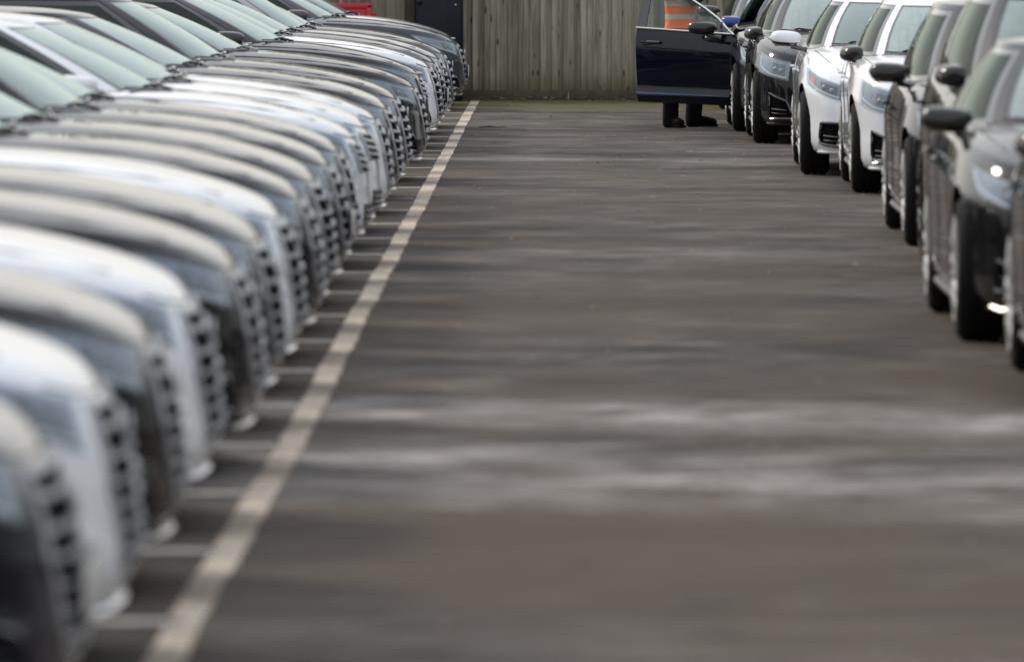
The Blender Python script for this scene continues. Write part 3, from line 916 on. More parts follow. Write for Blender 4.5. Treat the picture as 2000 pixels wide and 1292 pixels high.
        if f == 'b':
            am = MB(); s.patch(am, [inn(.62, .25), inn(.84, .35), inn(.86, .8), inn(.62, .8)], .006, 4, 3)
            obj('indicator', am.me('indicator', M['amber']), hl)
        cv = MB(); s.patch(cv, [inn(-.02, -.05), inn(1.02, -.05), inn(1.02, 1.04), inn(-.02, 1.04)], .017, 12, 5, back=.0)
        obj('lamp_cover', cv.me('lamp_cover', M['lampglass']), hl)
    # tail lamps
    for sg in (1, -1):
        tm = MB(); s.patch(tm, [(sg * (tail - 1.05), .72), (sg * (tail - .5), .74), (sg * (tail - .5), .90), (sg * (tail - 1.15), .92)], .006, 10, 4)
        obj('tail_lamp', tm.me('tail_lamp', M['red_lamp']), root)
    dm = MB(); s.patch(dm, [(tail - .62, .04), (tail - .001, .04), (tail - .001, .22), (tail - .55, .22)], .008, 8, 3); s.patch(dm, [(-(tail - .62), .04), (-(tail - .001), .04), (-(tail - .001), .22), (-(tail - .55), .22)], .008, 8, 3)
    obj('diffuser', dm.me('diffuser', M['black']), root)
    # arch liners: a dark floor pan just above the ground clearance
    return T

def children(o): return [c for c in bpy.data.objects if c.parent == o]
CH = {}
def kids(o):
    if o.name not in CH: CH[o.name] = children(o)
    return CH[o.name]
def copy_tree(o, parent=None):
    c = o.copy(); COL.objects.link(c)
    if parent: c.parent = parent
    for k in kids(o): copy_tree(k, c)
    return c

def snapshot(root):
    # child lists read once, before the loop of copies
    allc = {}
    for o in bpy.data.objects:
        if o.parent: allc.setdefault(o.parent.name, []).append(o)
    CH.update({k: v for k, v in allc.items()})
    for o in bpy.data.objects:
        if o.name not in CH: CH[o.name] = []

LOWS = [(-.3, .65), (0, .71), (.14, .775), (.36, .84), (.65, .89), (1.0, .93), (1.5, .96), (2.2, .99), (3.6, 1.02), (4.2, 1.02), (4.5, 1.0)]
SUVS = [(-.3, .73), (0, .79), (.14, .87), (.34, .93), (.65, .975), (1.0, 1.005), (1.5, 1.03), (2.2, 1.08), (3.6, 1.12), (4.4, 1.12), (4.75, 1.10)]
T_saloon = build_template('parked_car', Car('saloon'))
T_hatch = build_template('parked_car', Car('hatch', L=4.32, wb=2.62, nose=.83, S=LOWS, gb=(1.16, 4.2), gt=(1.98, 3.86), roof=1.44, face='c', W=.905, gw=(.815, .585)))
T_suv = build_template('parked_car', Car('suv', L=4.66, wb=2.80, nose=.87, Rw=.36, zb=.21, S=SUVS, gb=(1.18, 4.5), gt=(1.98, 4.05), roof=1.62, face='a', W=.94, gw=(.85, .64)))
T_est = build_template('parked_car', Car('saloon', L=4.68, wb=2.78, nose=.85, roof=1.50, gb=(1.28, 4.5), gt=(2.05, 4.0), face='a', gw=(.835, .62)))
T_bm = build_template('parked_car', Car('coupe', L=4.66, wb=2.80, nose=.80, face='b', roof=1.425, gb=(1.42, 4.25), gt=(2.18, 3.55)))
T_door = build_template('parked_car', Car('saloon', L=4.80, wb=2.86, face='a'), True)
snapshot(None)
TP = {'saloon': T_saloon, 'hatch': T_hatch, 'suv': T_suv, 'bm': T_bm, 'estate': T_est, 'door': T_door}
used = set(); NO_PLATE = []

WHITE = (.83, .845, .87); BLACK = (.0035, .0035, .0045); GREY = (.045, .048, .054); NAVY = (.0025, .0045, .013); BLUE = (.012, .05, .24)
SILVER = (.36, .37, .39); DGREY = (.014, .015, .018)
PAINTED = ('body', 'roof', 'mirror', 'door_handle', 'splitter')
def put_car(kind, loc, rotz, col, label, group, mirror_col=None, fold=False, splitter_col=None, ms=(0, 0), plate=True):
    T = TP[kind]
    o = copy_tree(T['root'])
    o.location = loc; o.rotation_euler = (0, 0, rotz)
    tag(o, label, 'car', group)
    stack = [o]; allo = list(bpy.data.objects)
    ch = [c for c in allo if c.parent == o]
    for c in ch:
        st = c.name.split('.')[0]
        if st == 'number_plate' and not plate and c.location.x < 1: NO_PLATE.append(c); continue
        if st in PAINTED:
            c.color = (*col, 1)
            if st == 'mirror' and mirror_col: c.color = (*mirror_col, 1)
            if st == 'splitter' and splitter_col: c.color = (*splitter_col, 1)
        if st == 'mirror' and ms != (0, 0):
            c.location.y -= math.copysign(ms[0], c.scale.y); c.location.z -= ms[1]
        if st == 'mirror' and fold:
            sy = 1 if c.scale.y > 0 else -1
            c.rotation_euler = (0, 0, -sy * R(68)); c.location.y -= sy * .07; c.location.z -= .03
    return o

# ------------------------------------------------------------------ ground
def ground():
    xs = np.linspace(-150, 150, 7); ys = np.linspace(-60, 400, 9)
    V = [(x, y, 0) for y in ys for x in xs]
    F = [(j * 7 + i, j * 7 + i + 1, (j + 1) * 7 + i + 1, (j + 1) * 7 + i) for j in range(8) for i in range(6)]
    o = obj('ground', mesh('ground', V, F, M['asphalt'])); tag(o, 'worn grey asphalt of the car park', kind='structure')
ground()
def line_x(y): return float(np.interp(y, [15, 21.4, 31.2, 90], [-1.038, -1.031, -1.006, -.993]))
V, F = [], []
y = 12.0; k = 0
wob = 0
while y < 90.6:
    wob = wob * .85 + rnd.uniform(-.003, .003)
    hw = .051 + rnd.uniform(-.002, .002)
    V += [(line_x(y) + wob - hw, y, .004), (line_x(y) + wob + hw + rnd.uniform(-.003, .003), y, .004)]
    if k: F.append((2 * k - 2, 2 * k - 1, 2 * k + 1, 2 * k))
    y += .22; k += 1
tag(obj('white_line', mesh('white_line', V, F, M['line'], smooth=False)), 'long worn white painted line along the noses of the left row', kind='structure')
for k in range(-2, 28):
    Y = 21.55 + 2.5 * k
    V, F = [], []
    n = 14
    for i in range(n + 1):
        X = -6.3 + (-1.058 + 6.3) * i / n
        w = .075 + rnd.uniform(-.006, .006); dy = rnd.uniform(-.008, .008)
        V += [(X, Y + dy - w, .004), (X, Y + dy + w, .004)]
        if i: F.append((2 * i - 2, 2 * i, 2 * i + 1, 2 * i - 1))
    tag(obj('bay_line', mesh('bay_line', V, F, M['bay'], smooth=False)), 'faded painted line between two bays', kind='structure')

# ------------------------------------------------------------------ fence
FY = 90.9
fr = obj('timber_fence', None, None, (0, FY, 0))
tag(fr, 'weathered closeboard timber fence across the far end of the car park', 'fence')
bms = []
for k in range(6):
    m = MB(); w = .078 + .006 * (k % 3); H = 2.05
    # feather-edged board: thick edge left, thin right, slightly bowed
    V, n = [], 6
    for i in range(n + 1):
        z = .10 + (H - .10) * i / n; b = .004 * math.sin(i * 1.3 + k)
        V += [(-w / 2 + b, -.026, z), (w / 2 + b, -.006, z), (w / 2 + b, .004, z), (-w / 2 + b, .004, z)]
    F = []
    for i in range(n):
        for j in range(4): F.append((i * 4 + j, i * 4 + (j + 1) % 4, (i + 1) * 4 + (j + 1) % 4, (i + 1) * 4 + j))
    F += [(3, 2, 1, 0), tuple(n * 4 + j for j in range(4))]
    bms.append(mesh('board', V, F, M['board'], smooth=False))
x = -9.0; k = 0
while x < 7.0:
    b = obj('board', bms[rnd.randrange(6)], fr, (x, rnd.uniform(-.008, .003) - (.008 if k % 2 else 0), rnd.uniform(-.012, .012)), (0, R(rnd.uniform(-.25, .25)), 0))
    x += rnd.uniform(.058, .072) if k % 9 else .078; k += 1
print('boards', k)
for k in range(9):
    g = MB(); g.bbox((0, 0, .05), (1.83, .032, .125), .004)
    obj('gravel_board', g.me('gravel_board', M['gravelboard']), fr, (-8.2 + 1.84 * k, -.025, 0), (0, R(rnd.uniform(-.25, .25)), 0))
g = MB()
for z in (.35, 1.05, 1.75): g.box((-1, .035, z), (16, .05, .08))
obj('rail', g.me('rail', M['board']), fr)
for k in range(9):
    g = MB(); g.box((0, .09, 1.02), (.1, .1, 2.1)); obj('post', g.me('post', M['board']), fr, (-9.05 + 1.84 * k, 0, 0))

# evergreen hedge trees beyond the fence (out of the frame, but the cars mirror them)
def hedge(name, n, place, label):
    V, F = [], []
    for k in range(n):
        p, s_ = place()
        n_ = Vector((rnd.gauss(0, 1), rnd.gauss(0, 1), rnd.gauss(0, 1))).normalized()
        e1 = n_.cross(Vector((0, 0, 1))).normalized() * s_; e2 = n_.cross(e1).normalized() * s_ * .6; b = len(V)
        V += [p - e1, p - e2, p + e1, p + e2]; F.append((b, b + 1, b + 2, b + 3))
    o = obj(name, mesh(name, V, F, M['foliage'], smooth=False)); tag(o, label, 'hedge', kind='stuff')
def far_leaf():
    x = rnd.uniform(-45, 12)
    top_h = 2.6 + .4 * math.sin(x * .8) + .3 * math.sin(x * 2.1 + 1)
    z = rnd.uniform(.1, 1) ** .8 * top_h
    return Vector((x, 98 + .8 * math.sin(x * .9) + rnd.gauss(0, .9) * (1 - .5 * z / top_h), z)), rnd.uniform(.05, .12)
def side_leaf():
    y = rnd.uniform(8, 100)
    top_h = 4.6 + .7 * math.sin(y * .45) + .5 * math.sin(y * 1.3 + 1) + .3 * math.sin(y * 3.1)
    z = rnd.uniform(.05, 1) ** .8 * top_h
    return Vector((12.5 + .8 * math.sin(y * .6) + rnd.gauss(0, .8) * (1 - .5 * z / top_h), y, z)), rnd.uniform(.07, .16)
M['foliage'] = simple('evergreen_foliage', (.030, .050, .018), .7, var=.5, scale=.7)
hedge('hedge', 32000, far_leaf, 'dense evergreen hedge growing beyond the timber fence')
hedge('unseen_side_hedge', 52000, side_leaf, 'unseen tall evergreen hedge added along the right side to darken reflections')  # out of view, added so the dark car fronts mirror something dark

# navy cabinet against the fence
def PX(px, D): return (px - 1097) * D / 15372.0
def PZ(py, D): return CAM_H - (py + 123) * D / 15372.0
CB = 90.2
x0, x1 = PX(812, CB), PX(904, CB)
cab = obj('steel_cabinet', None, None, ((x0 + x1) / 2, CB, 0)); tag(cab, 'tall navy steel cabinet standing against the fence behind the left row', 'cabinet')
g = MB(); g.bbox((0, .30, .80), (x1 - x0, .56, 1.6), .012); obj('casing', g.me('casing', M['navy']), cab)
g = MB(); g.bbox((-.0, .008, .72), (x1 - x0 - .045, .02, .97), .008); obj('door', g.me('door', M['navy']), cab)
g = MB(); g.bbox((-.0, .008, 1.40), (x1 - x0 - .045, .02, .34), .008); obj('upper_panel', g.me('upper_panel', M['navy']), cab)
zk = PZ(9, CB)
g = MB(); g.lathe([(.0, -.012), (.009, -.012), (.012, -.006), (.012, .01)], 14); obj('lock', g.me('lock', M['chrome']), cab, (PX(890, CB) - (x0 + x1) / 2, -.004, zk))
g = MB(); g.lathe([(.0, -.03), (.02, -.028), (.034, -.015), (.034, .01)], 18); obj('vent_cap', g.me('vent_cap', M['navy']), cab, (PX(815, CB) - (x0 + x1) / 2 + .02, -.002, PZ(4, CB)))
xf0, xf1 = PX(790, CB), PX(812, CB)
g = MB(); g.bbox(((xf0 + xf1) / 2 - .001, .31, 1.0), (xf1 - xf0 - .004, .5, 2.0), .01)
o = obj('gate_post', g.me('gate_post', M['frame_dark']), None, (0, CB, 0)); tag(o, 'dark brown upright post beside the navy cabinet', 'post')

# red plastic barrier
RB = 90.2
bx = PX(727, RB); zt = PZ(6, RB)
bar = obj('plastic_barrier', None, None, (bx - .55, RB, 0)); tag(bar, 'red plastic barrier panel by the fence behind the last white car', 'barrier')
g = MB()
g.bbox((0, 0, zt - .035), (1.10, .06, .07), .02); g.bbox((0, 0, zt - .60), (1.10, .06, .08), .02)
g.bbox((-.52, 0, zt - .32), (.07, .06, .62), .02); g.bbox((.515, 0, zt - .32), (.07, .06, .62), .02)
obj('frame', g.me('frame', M['red']), bar)
g = MB(); g.bbox((0, .002, zt - .17), (.97, .036, .215), .01)
obj('panel', g.me('panel', M['red']), bar)
for k in range(4):
    g = MB(); g.bbox((-.36 + .24 * k, -.018, zt - .14), (.12, .012, .035), .004); obj('slot', g.me('slot', M['black']), bar)
g = MB()
for k in range(6): g.bbox((-.4 + .16 * k, .0, zt - .42), (.05, .03, .32), .01)
obj('bars', g.me('bars', M['red']), bar)
g = MB(); g.bbox((.575, 0, zt - .13), (.05, .03, .035), .01); g.bbox((.575, 0, zt - .17), (.03, .03, .03), .008); obj('coupling', g.me('coupling', M['red']), bar)
for sx in (-.42, .42):
    g = MB(); g.bbox((sx, 0, .05), (.10, .34, .09), .02); g.bbox((sx, 0, (zt - .6) / 2 + .02), (.07, .05, zt - .6), .015); obj('foot', g.me('foot', M['red']), bar)

# ------------------------------------------------------------------ left row
# (kind, colour, name of colour, extra shift of the nose)
left = [
 (17.8, 'saloon', NAVY, 'navy blue', .00), (20.3, 'saloon', WHITE, 'white', -.02), (22.8, 'saloon', BLACK, 'black', .0), (25.3, 'saloon', WHITE, 'white', .0), (27.8, 'estate', BLACK, 'black', .03),
 (30.3, 'saloon', DGREY, 'dark grey', .01), (32.8, 'saloon', WHITE, 'white', .0), (35.3, 'saloon', BLACK, 'black', .03), (37.8, 'saloon', DGREY, 'dark grey', -.01), (40.3, 'estate', BLACK, 'black', .0),
 (42.8, 'saloon', NAVY, 'navy blue', -.03), (45.3, 'hatch', WHITE, 'white', -.02), (47.8, 'hatch', WHITE, 'white', .0), (50.3, 'saloon', WHITE, 'white', .02), (53.6, 'saloon', BLACK, 'black', -.02),
 (56.8, 'estate', DGREY, 'dark grey', .0), (61.0, 'saloon', BLACK, 'black', .03), (66.0, 'hatch', DGREY, 'dark grey', .0), (70.3, 'saloon', WHITE, 'white', .0), (72.8, 'saloon', DGREY, 'dark grey', .0),
 (75.3, 'estate', SILVER, 'silver', .0), (78.0, 'saloon', DGREY, 'dark grey', .02), (86.0, 'saloon', GREY, 'mid grey', .03), (88.40, 'hatch', WHITE, 'white', -.03)]
ordn = ['nearest', 'second', 'third', 'fourth', 'fifth', 'sixth', 'seventh', 'eighth', 'ninth', 'tenth', 'eleventh', 'twelfth', 'thirteenth', 'fourteenth', 'fifteenth',
        'sixteenth', 'seventeenth', 'eighteenth', 'nineteenth', 'twentieth', 'twenty-first', 'twenty-second', 'twenty-third', 'twenty-fourth', 'twenty-fifth',
        'twenty-sixth', 'twenty-seventh', 'twenty-eighth', 'farthest']
for i, (D, kd, col, cn, dx) in enumerate(left):
    D += rnd.uniform(-.05, .05)
    prev = left[i - 1][3] if i else None
    body = {'hatch': 'hatchback', 'estate': 'estate car'}.get(kd, 'saloon')
    if i == 0: lb = f'{cn} {body} nearest in the left row, cut off by the photo edge'
    elif i == len(left) - 1: lb = f'{cn} {body} farthest in the left row, nose beside the navy cabinet'
    else: lb = f'{cn} {body}, {ordn[i]} from the near end of the left row, after a {prev} one'
    if len(lb.replace('-', ' ').split()) > 16: lb = lb.split(', after')[0]
    put_car(kd, (-1.10 + dx + rnd.uniform(-.02, .02), D, 0), math.pi + R(rnd.uniform(-.9, .9)), col, lb, 'cars parked nose-out in the left row',
            fold=True, plate=(i in (0, 9, 19, 22)), splitter_col=(SILVER if rnd.random() < .25 and cn != 'white' else None))

# ------------------------------------------------------------------ right row, nose to tail, facing the camera
def put_right(kind, Df, X, col, label, **kw):
    s = TP[kind]['spec']
    return put_car(kind, (X + s.W - .012, Df - s.nose, 0), math.pi / 2 + R(kw.pop('yaw', 0)), col, label, 'cars parked nose to tail on the right', **kw)
put_right('saloon', 86.2, 1.72, DGREY, 'dark grey saloon at the far end of the right row, against the fence')
put_right('saloon', 81.3, 1.84, BLUE, 'bright blue saloon behind the car with the open door', ms=(.04, .07))
carA = put_right('door', 76.3, 1.66, NAVY, 'navy blue saloon with its front door standing open')
put_right('hatch', 71.95, 1.75, BLACK, 'black hatchback in front of the car with the open door', fold=True, ms=(.03, .05))
put_right('bm', 62.4, 1.885, WHITE, 'white car with unfolded white mirror and narrow curved headlights', yaw=-.6)
put_right('hatch', 58.0, 2.13, WHITE, 'white car with folded dark mirror and square headlights', yaw=-.4, fold=True, mirror_col=BLACK, ms=(.03, .03))
put_right('estate', 48.0, 2.09, BLACK, 'black car with unfolded mirror, just in front of the two white cars', mirror_col=BLACK, ms=(.04, .02))
put_right('suv', 43.0, 2.09, BLACK, 'black car with folded mirror, squeezed between two black cars', fold=True, ms=(.08, .0))
put_right('saloon', 36.7, 1.84, BLACK, 'black car showing its whole headlight, second nearest on the right', ms=(.09, .05))
put_right('saloon', 31.3, 1.95, BLACK, 'black car cut off by the right edge of the photo, nearest on the right', fold=True)

for c in NO_PLATE: bpy.data.objects.remove(c)
def drop(o):
    for c in kids(o): drop(c)
    bpy.data.objects.remove(o)
for T in TP.values(): drop(T['root'])        # the patterns the cars were copied from

# open door of car A, hinged at its front edge
DL = 1.04; hx, hy = 1.685, 76.95
door_w = Matrix.Translation((hx, hy, 0)) @ Matrix.Rotation(R(90 + 66), 4, 'Z')    # local +x runs from the hinge to the free edge, local +y is the outer skin
def D_prof(z): return float(np.interp(z, [.25, .30, .335, .36, .42, .55, .70, .80, .86, .93, .985], [-.035, -.005, .012, .004, -.012, .012, .028, .034, .026, .012, -.004]))
zs = [.25, .265, .28, .30, .32, .335, .348, .36, .39, .42, .46, .50, .55, .60, .65, .70, .75, .80, .83, .86, .895, .93, .96, .985]
V, F = [], []; nu = 16
def d_end(z): return DL + .0 * z
for side in (1, -1):
    for z in zs:
        for u in range(nu + 1):
            U = u / nu
            x0 = float(np.interp(z, [.25, .5, .8, .985], [.06, .04, .02, .0]))
            x = x0 + (DL - x0) * U
            slope = .034 * (1 - U) * (1 if z > .9 else (z - .25) / .65 )
            zz = z - .064 * (1 - U) * ((z - .25) / .735) + .012 * U * (1 - (z - .25) / .735) - .02 * (1 - U) * (1 - (z - .25) / .735)
            yy = D_prof(z) - .010 * (2 * U - 1) ** 4 if side == 1 else -.075
            V.append((x, yy, zz))
K = nu + 1; B = K * len(zs)
for b in (0, B):
    for r in range(len(zs) - 1):
        for u in range(nu): F.append((b + r * K + u, b + r * K + u + 1, b + (r + 1) * K + u + 1, b + (r + 1) * K + u))
ring = [u for u in range(nu)] + [r * K + nu for r in range(len(zs) - 1)] + [(len(zs) - 1) * K + u for u in range(nu, 0, -1)] + [r * K for r in range(len(zs) - 1, 0, -1)]
for k in range(len(ring)): p, q = ring[k], ring[(k + 1) % len(ring)]; F.append((p, q, q + B, p + B))
dme = mesh('door', V, F, [M['paint']])
door = bpy.data.objects.new('door', dme); COL.objects.link(door); door.parent = carA
bpy.context.view_layer.update()
door.matrix_parent_inverse = Matrix.Identity(4)
cinv = (Matrix.Translation(carA.location) @ Matrix.Rotation(carA.rotation_euler.z, 4, 'Z')).inverted()
door.matrix_basis = cinv @ door_w
door.color = (*NAVY, 1)
door['label'] = 'open front door'
# window outline in the door plane: belt from (0,.94) to (DL,.985); screen pillar slopes up from the hinge
def belt(x): return .925 + .062 * x / DL
top_pts = [(.0, .925), (.10, 1.005), (.19, 1.085), (.34, 1.18), (.49, 1.262), (.62, 1.318), (.76, 1.355), (.90, 1.372), (1.0, 1.375), (1.03, 1.36)]
def lean(z): return -.004 - .40 * (z - .97)
g = MB(); g.tube([(x, lean(z) + .004, z) for x, z in top_pts[:-1]], .0115, 6); g.tube([(x, .004, belt(x) + .004) for x in np.linspace(.0, DL, 8)], .0115, 6)
obj('window_trim', g.me('window_trim', M['chrome']), door)
g = MB(); g.tube([(x, lean(z) - .014, z - .012) for x, z in top_pts] + [(1.035, -.02, .99)], .016, 6)
g.add([(DL - .085, lean(z) - .001, z) if i == 0 else (DL, lean(z) - .001, z) for z in (.99, 1.2, 1.385) for i in (0, 1)], [(0, 1, 3, 2), (2, 3, 5, 4)])
g.box((DL - .05, lean(1.18) - .012, 1.18), (.09, .02, .40), 0, Matrix.Rotation(R(21.8), 3, 'X'))
obj('window_frame', g.me('window_frame', M['gloss']), door)
V, F = [], []
xs = [.05 + (DL - .06) * k / 14 for k in range(15)]
for x in xs:
    zt_ = float(np.interp(x, [p[0] for p in top_pts], [p[1] for p in top_pts]))
    for v in range(5):
        z = belt(x) + (zt_ - belt(x)) * v / 4; V.append((x, lean(z) - .010, z))
for i in range(14):
    for v in range(4): F.append((i * 5 + v, (i + 1) * 5 + v, (i + 1) * 5 + v + 1, i * 5 + v + 1))
obj('window', mesh('window', V, F, M['clear']), door)
g = MB(); g.bbox((.14, lean(1.0), 1.0), (.02, .03, .10), .005); g.add([(.02, .004, .96), (.17, .004, .965), (.17, -.03, 1.07)], [(0, 1, 2)])
obj('quarter_panel', g.me('quarter_panel', M['gloss']), door)
g = MB(); g.tube([(.76, .018, .846), (.775, .052, .848), (.88, .055, .852), (.97, .046, .853), (.99, .018, .852)], [.010, .013, .014, .012, .01], 7)
g.bbox((.90, .022, .838), (.11, .012, .055), .005)
h = obj('door_handle', g.me('door_handle', [M['gloss']]), door)
mm = obj('mirror', MIR, door, (.20, .10, 1.035), (0, 0, R(8)))
mm.rotation_euler = (0, 0, R(-90)) if False else (0, 0, 0)
mm.color = (*BLACK, 1)
# local frame of the housing: -x faces forward. The door's outward side (+y) carries the housing; forward is -x only when shut, so keep it square to the door
mm.location = (.17, .13, .975)
mm.rotation_euler = (0, 0, R(-78))
mm.scale = (1.15, 1.15, 1.05)
obj('mirror_glass', MIRG, mm)
g = MB(); s_pts = [(x, D_prof(.335) + .004, .335 + .012 - .03 * (1 - x / DL)) for x in np.linspace(.06, DL - .01, 9)]
g.tube(s_pts, [.006 + .014 * (k / 8) for k in range(9)], 6)
st = obj('door_highlight', g.me('door_highlight', [M['paint']]), door); st.color = (.05, .08, .14, 1)  # lighter blue paint draws the highlight along the lower door crease
g = MB(); g.bbox((DL / 2 + .03, -.085, .60), (.88, .03, .58), .02); g.bbox((DL * .55, -.11, .68), (.5, .05, .06), .02)
obj('door_card', g.me('door_card', M['interior']), door)

# ------------------------------------------------------------------ person behind the door
def skin_mesh(name, pts, edges, mat, sub=2, root=0):
    me = bpy.data.meshes.new(name); me.from_pydata([p[0] for p in pts], edges, [])
    o = bpy.data.objects.new('tmp', me); COL.objects.link(o)
    md = o.modifiers.new('s', 'SKIN'); md.use_smooth_shade = True
    sv_ = me.skin_vertices[0].data
    for i, p in enumerate(pts):
        r = p[1]; sv_[i].radius = r if isinstance(r, tuple) else (r, r); sv_[i].use_root = (i == root)
    s2 = o.modifiers.new('u', 'SUBSURF'); s2.levels = sub; s2.render_levels = sub
    dg = bpy.context.evaluated_depsgraph_get(); dg.update()
    res = bpy.data.meshes.new_from_object(o.evaluated_get(dg), depsgraph=dg)
    bpy.data.objects.remove(o)
    res.name = name; res.materials.clear(); res.materials.append(mat)
    res.polygons.foreach_set('use_smooth', [True] * len(res.polygons))
    return res
# the figure faces +X (into the car), leaning a little forward; origin between the feet
pr = obj('person', None, None, (1.20, 77.85, 0)); tag(pr, 'person in orange hi-vis jacket and black trousers standing behind the open car door', 'person')
hipz, px_ = .93, -.06
B_ = [((px_, 0, hipz), (.15, .14)), ((px_ + .00, 0, 1.08), (.13, .14)), ((px_ + .03, 0, 1.24), (.135, .16)), ((px_ + .08, 0, 1.40), (.12, .17)), ((px_ + .11, 0, 1.51), (.055, .06)), ((px_ + .15, 0, 1.58), (.055, .055)),
      ((px_ + .155, 0, 1.62), (.060, .056)), ((px_ + .155, 0, 1.68), (.07, .06)),                                # 6,7 head
      ((-.11, -.10, .86), .095), ((-.10, -.11, .50), .062), ((-.10, -.11, .12), .045),                        # 8-10 near leg
      ((.09, .10, .86), .095), ((.13, .11, .50), .062), ((.11, .12, .12), .045),                              # 11-13 far leg
      ((px_ + .09, -.20, 1.40), .055), ((.10, -.265, 1.21), .043), ((.29, -.16, 1.44), .032),                  # 14-16 near arm
      ((px_ + .09, .20, 1.40), .055), ((.12, .28, 1.21), .043), ((.31, .18, 1.47), .032)]                     # 17-19 far arm
E_ = [(0, 1), (1, 2), (2, 3), (3, 4), (4, 5), (5, 6), (6, 7), (0, 8), (8, 9), (9, 10), (0, 11), (11, 12), (12, 13), (3, 14), (14, 15), (15, 16), (3, 17), (17, 18), (18, 19)]
# hands: palms and fingers grow from the wrists
for wi, sy in ((16, -1), (19, 1)):
    w = Vector(B_[wi][0]); pi = len(B_)
    B_.append(((w.x + .055, w.y + .01, w.z + .005), (.034, .017))); E_.append((wi, pi))
    for k, (dy, ln) in enumerate(((-.028, .068), (-.010, .078), (.009, .074), (.027, .058))):
        i0 = len(B_)
        B_ += [((w.x + .095, w.y + .01 + dy, w.z + .004), .0095), ((w.x + .095 + ln * .5, w.y + .01 + dy, w.z - .006), .0085), ((w.x + .095 + ln * .85, w.y + .01 + dy, w.z - .034), .0075)]
        E_ += [(pi, i0), (i0, i0 + 1), (i0 + 1, i0 + 2)]
    i0 = len(B_)
    B_ += [((w.x + .05, w.y + .01 - sy * .038, w.z - .004), .011), ((w.x + .085, w.y + .01 - sy * .055, w.z - .018), .0095)]
    E_ += [(pi, i0), (i0, i0 + 1)]
obj('body', skin_mesh('body', B_, E_, M['skin']), pr)
# head details
hx_, hz_ = px_ + .155, 1.665
V, F = [], []
for i in range(13):
    th = math.pi * i / 12
    for j in range(20):
        ph_ = 2 * math.pi * j / 20; cz_ = math.cos(th); ta = 1 - .16 * max(0, -cz_)
        V.append((hx_ + .006 + .098 * math.sin(th) * math.cos(ph_) * ta, .077 * math.sin(th) * math.sin(ph_) * ta, hz_ + .012 + .122 * cz_))
for i in range(12):
    for j in range(20): F.append((i * 20 + j, i * 20 + (j + 1) % 20, (i + 1) * 20 + (j + 1) % 20, (i + 1) * 20 + j))
obj('head', mesh('head', V, F, M['skin']), pr)
g = MB()
g.tube([(hx_ + .085, 0, hz_ + .03), (hx_ + .112, 0, hz_ - .005), (hx_ + .118, 0, hz_ - .018), (hx_ + .095, 0, hz_ - .026)], [.008, .012, .016, .01], 8)
obj('nose', g.me('nose', M['skin']), pr)
for sy in (-1, 1):
    g = MB(); g.bbox((hx_ + .0, sy * .080, hz_ - .002), (.035, .016, .06), .007); obj('ear', g.me('ear', M['skin']), pr)
    g = MB(); g.lathe([(.0, .012), (.009, .009), (.012, .0)], 10, axis='z'); obj('eye', g.me('eye', M['eye']), pr, (hx_ + .078, sy * .031, hz_ + .022), (0, R(80), 0))
g = MB(); g.tube([(hx_ + .086, -.024, hz_ - .052), (hx_ + .098, 0, hz_ - .05), (hx_ + .086, .024, hz_ - .052)], [.003, .006, .003], 6); obj('mouth', g.me('mouth', M['lip']), pr)
g = MB(); V, F = [], []
nu, nv = 20, 8
for i in range(nv + 1):
    th = R(4 + 104 * i / nv)
    for j in range(nu):
        ph_ = 2 * math.pi * j / nu
        fx = math.cos(ph_)
        t_ = th * (1 - .30 * max(0, fx))                      # shorter over the forehead
        V.append((hx_ - .012 + .112 * math.sin(t_) * fx, .092 * math.sin(t_) * math.sin(ph_), hz_ + .012 + .115 * math.cos(t_)))
for i in range(nv):
    for j in range(nu): F.append((i * nu + j, i * nu + (j + 1) % nu, (i + 1) * nu + (j + 1) % nu, (i + 1) * nu + j))
F.append(tuple(range(nu)))
obj('hair', mesh('hair', V, F, M['hair']), pr)
# clothes
tr = [((px_, 0, hipz), (.165, .165)), ((-.115, -.10, .80), .112), ((-.115, -.115, .50), .088), ((-.12, -.115, .28), .086), ((-.125, -.115, .12), .084), ((-.125, -.115, .04), .088), ((-.125, -.115, -.01), .07),
      ((.09, .10, .80), .112), ((.13, .115, .50), .088), ((.12, .12, .28), .090), ((.105, .12, .12), .086), ((.105, .12, .04), .090), ((.105, .12, -.01), .07), ((px_, 0, 1.02), (.15, .165))]
obj('trousers', skin_mesh('trousers', tr, [(0, 1), (1, 2), (2, 3), (3, 4), (4, 5), (5, 6), (0, 7), (7, 8), (8, 9), (9, 10), (10, 11), (11, 12), (0, 13)], M['trouser']), pr)
jk = [((px_ + .02, 0, .84), (.175, .205)), ((px_ + .02, 0, .98), (.160, .185)), ((px_ + .02, 0, 1.12), (.142, .175)), ((px_ + .04, 0, 1.27), (.140, .185)), ((px_ + .085, 0, 1.41), (.13, .19)), ((px_ + .11, 0, 1.49), (.08, .085))]
obj('jacket', skin_mesh('jacket', jk, [(0, 1), (1, 2), (2, 3), (3, 4), (4, 5)], M['vest'], root=2), pr)
for sg, el, wr_ in ((-1, (.10, -.27, 1.22), (.27, -.17, 1.42)), (1, (.12, .29, 1.22), (.29, .19, 1.45))):
    sl = [((px_ + .08, sg * .13, 1.43), .075), ((px_ + .09, sg * .215, 1.41), .078), (el, .066), (wr_, .050)]
    obj('sleeve', skin_mesh('sleeve', sl, [(0, 1), (1, 2), (2, 3)], M['vest_navy'], root=1), pr)
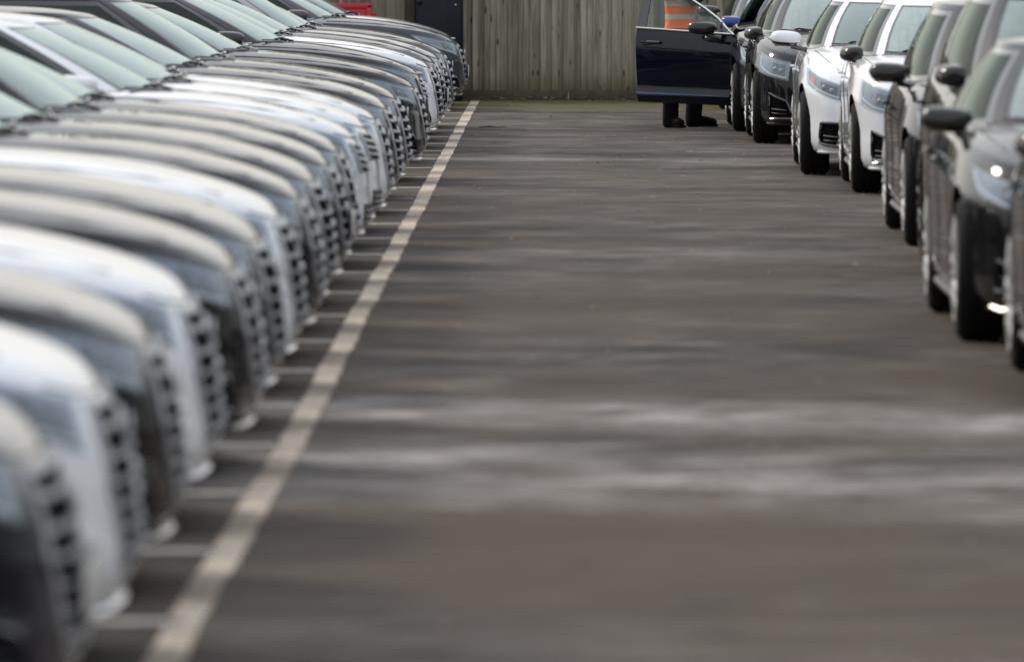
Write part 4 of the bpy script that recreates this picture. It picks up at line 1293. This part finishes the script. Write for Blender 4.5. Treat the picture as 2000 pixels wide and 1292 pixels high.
def boot(x, y, rz):
    b = skin_mesh('boot', [((-.055, 0, .055), (.055, .055)), ((-.04, 0, .14), (.058, .058)), ((.06, 0, .062), (.056, .054)), ((.15, 0, .048), (.056, .046)), ((.215, 0, .040), (.044, .034))], [(0, 1), (0, 2), (2, 3), (3, 4)], M['boot'])
    o = obj('boot', b, pr, (x, y, .004), (0, 0, R(rz)))
    g = MB(); g.bbox((.07, 0, .012), (.30, .095, .024), .010); obj('sole', g.me('sole', M['boot']), o)
boot(-.11, -.115, -62); boot(.13, .12, -8)

# ------------------------------------------------------------------ small things on the ground
V, F = [], []
for k in range(720):
    u = rnd.random()
    if k < 620: x, y = rnd.uniform(-1.0, 3.2) + (1.2 if rnd.random() < .5 else 0), FY - .07 - abs(rnd.gauss(0, .35))
    elif k < 660: x, y = rnd.uniform(-1.0, 1.9), rnd.uniform(60, 90)
    else: x, y = rnd.uniform(-1.0, 1.8), rnd.uniform(22, 90)
    s_ = rnd.uniform(.010, .034) * (1.0 if k < 620 else .75)
    a = rnd.uniform(0, 6.28); t = rnd.uniform(0, .5); z = .006 + (rnd.uniform(0, .04) if k < 620 else 0)
    c, s2 = math.cos(a), math.sin(a); b = len(V)
    for (p, q, h) in ((-1.4, 0, 0), (0, -.7, t * .5), (1.4, 0, t), (0, .7, .2)):
        V.append((x + (p * c - q * s2) * s_, y + (p * s2 + q * c) * s_, z + h * s_))
    F.append((b, b + 1, b + 2, b + 3))
o = obj('leaf_litter', mesh('leaf_litter', V, F, M['leaf'], smooth=False)); tag(o, 'brown dead leaves scattered on the asphalt and along the fence', 'leaves', kind='stuff')
V, F = [], []
for k in range(170):
    x, y = rnd.uniform(-1.1, 2.2), rnd.uniform(20, 90)
    r = rnd.uniform(.003, .010); b = len(V)
    V += [(x - r, y - r, .001), (x + r, y - r * .7, .001), (x + r * .8, y + r, .001), (x - r * .8, y + r, .001), (x, y, r * 1.1)]
    F += [(b, b + 1, b + 4), (b + 1, b + 2, b + 4), (b + 2, b + 3, b + 4), (b + 3, b, b + 4)]
M['grit'] = simple('pale_grit', (.30, .27, .23), .9, spec=.1)
o = obj('loose_grit', mesh('loose_grit', V, F, M['grit'], smooth=False)); tag(o, 'pale loose grit specks on the asphalt', 'grit', kind='stuff')
tx, tD = PX(960, 77.5), 77.5
g = MB(); g.tube([(tx - .12, tD - .1, .01), (tx - .04, tD, .018), (tx + .05, tD - .05, .01), (tx + .14, tD + .02, .012)], [.006, .006, .005, .003], 5); g.tube([(tx - .04, tD, .018), (tx - .01, tD + .25, .02)], [.004, .002], 5)
o = obj('twig', g.me('twig', M['twig'])); tag(o, 'thin dark twig lying on the asphalt near the white line', 'twig')
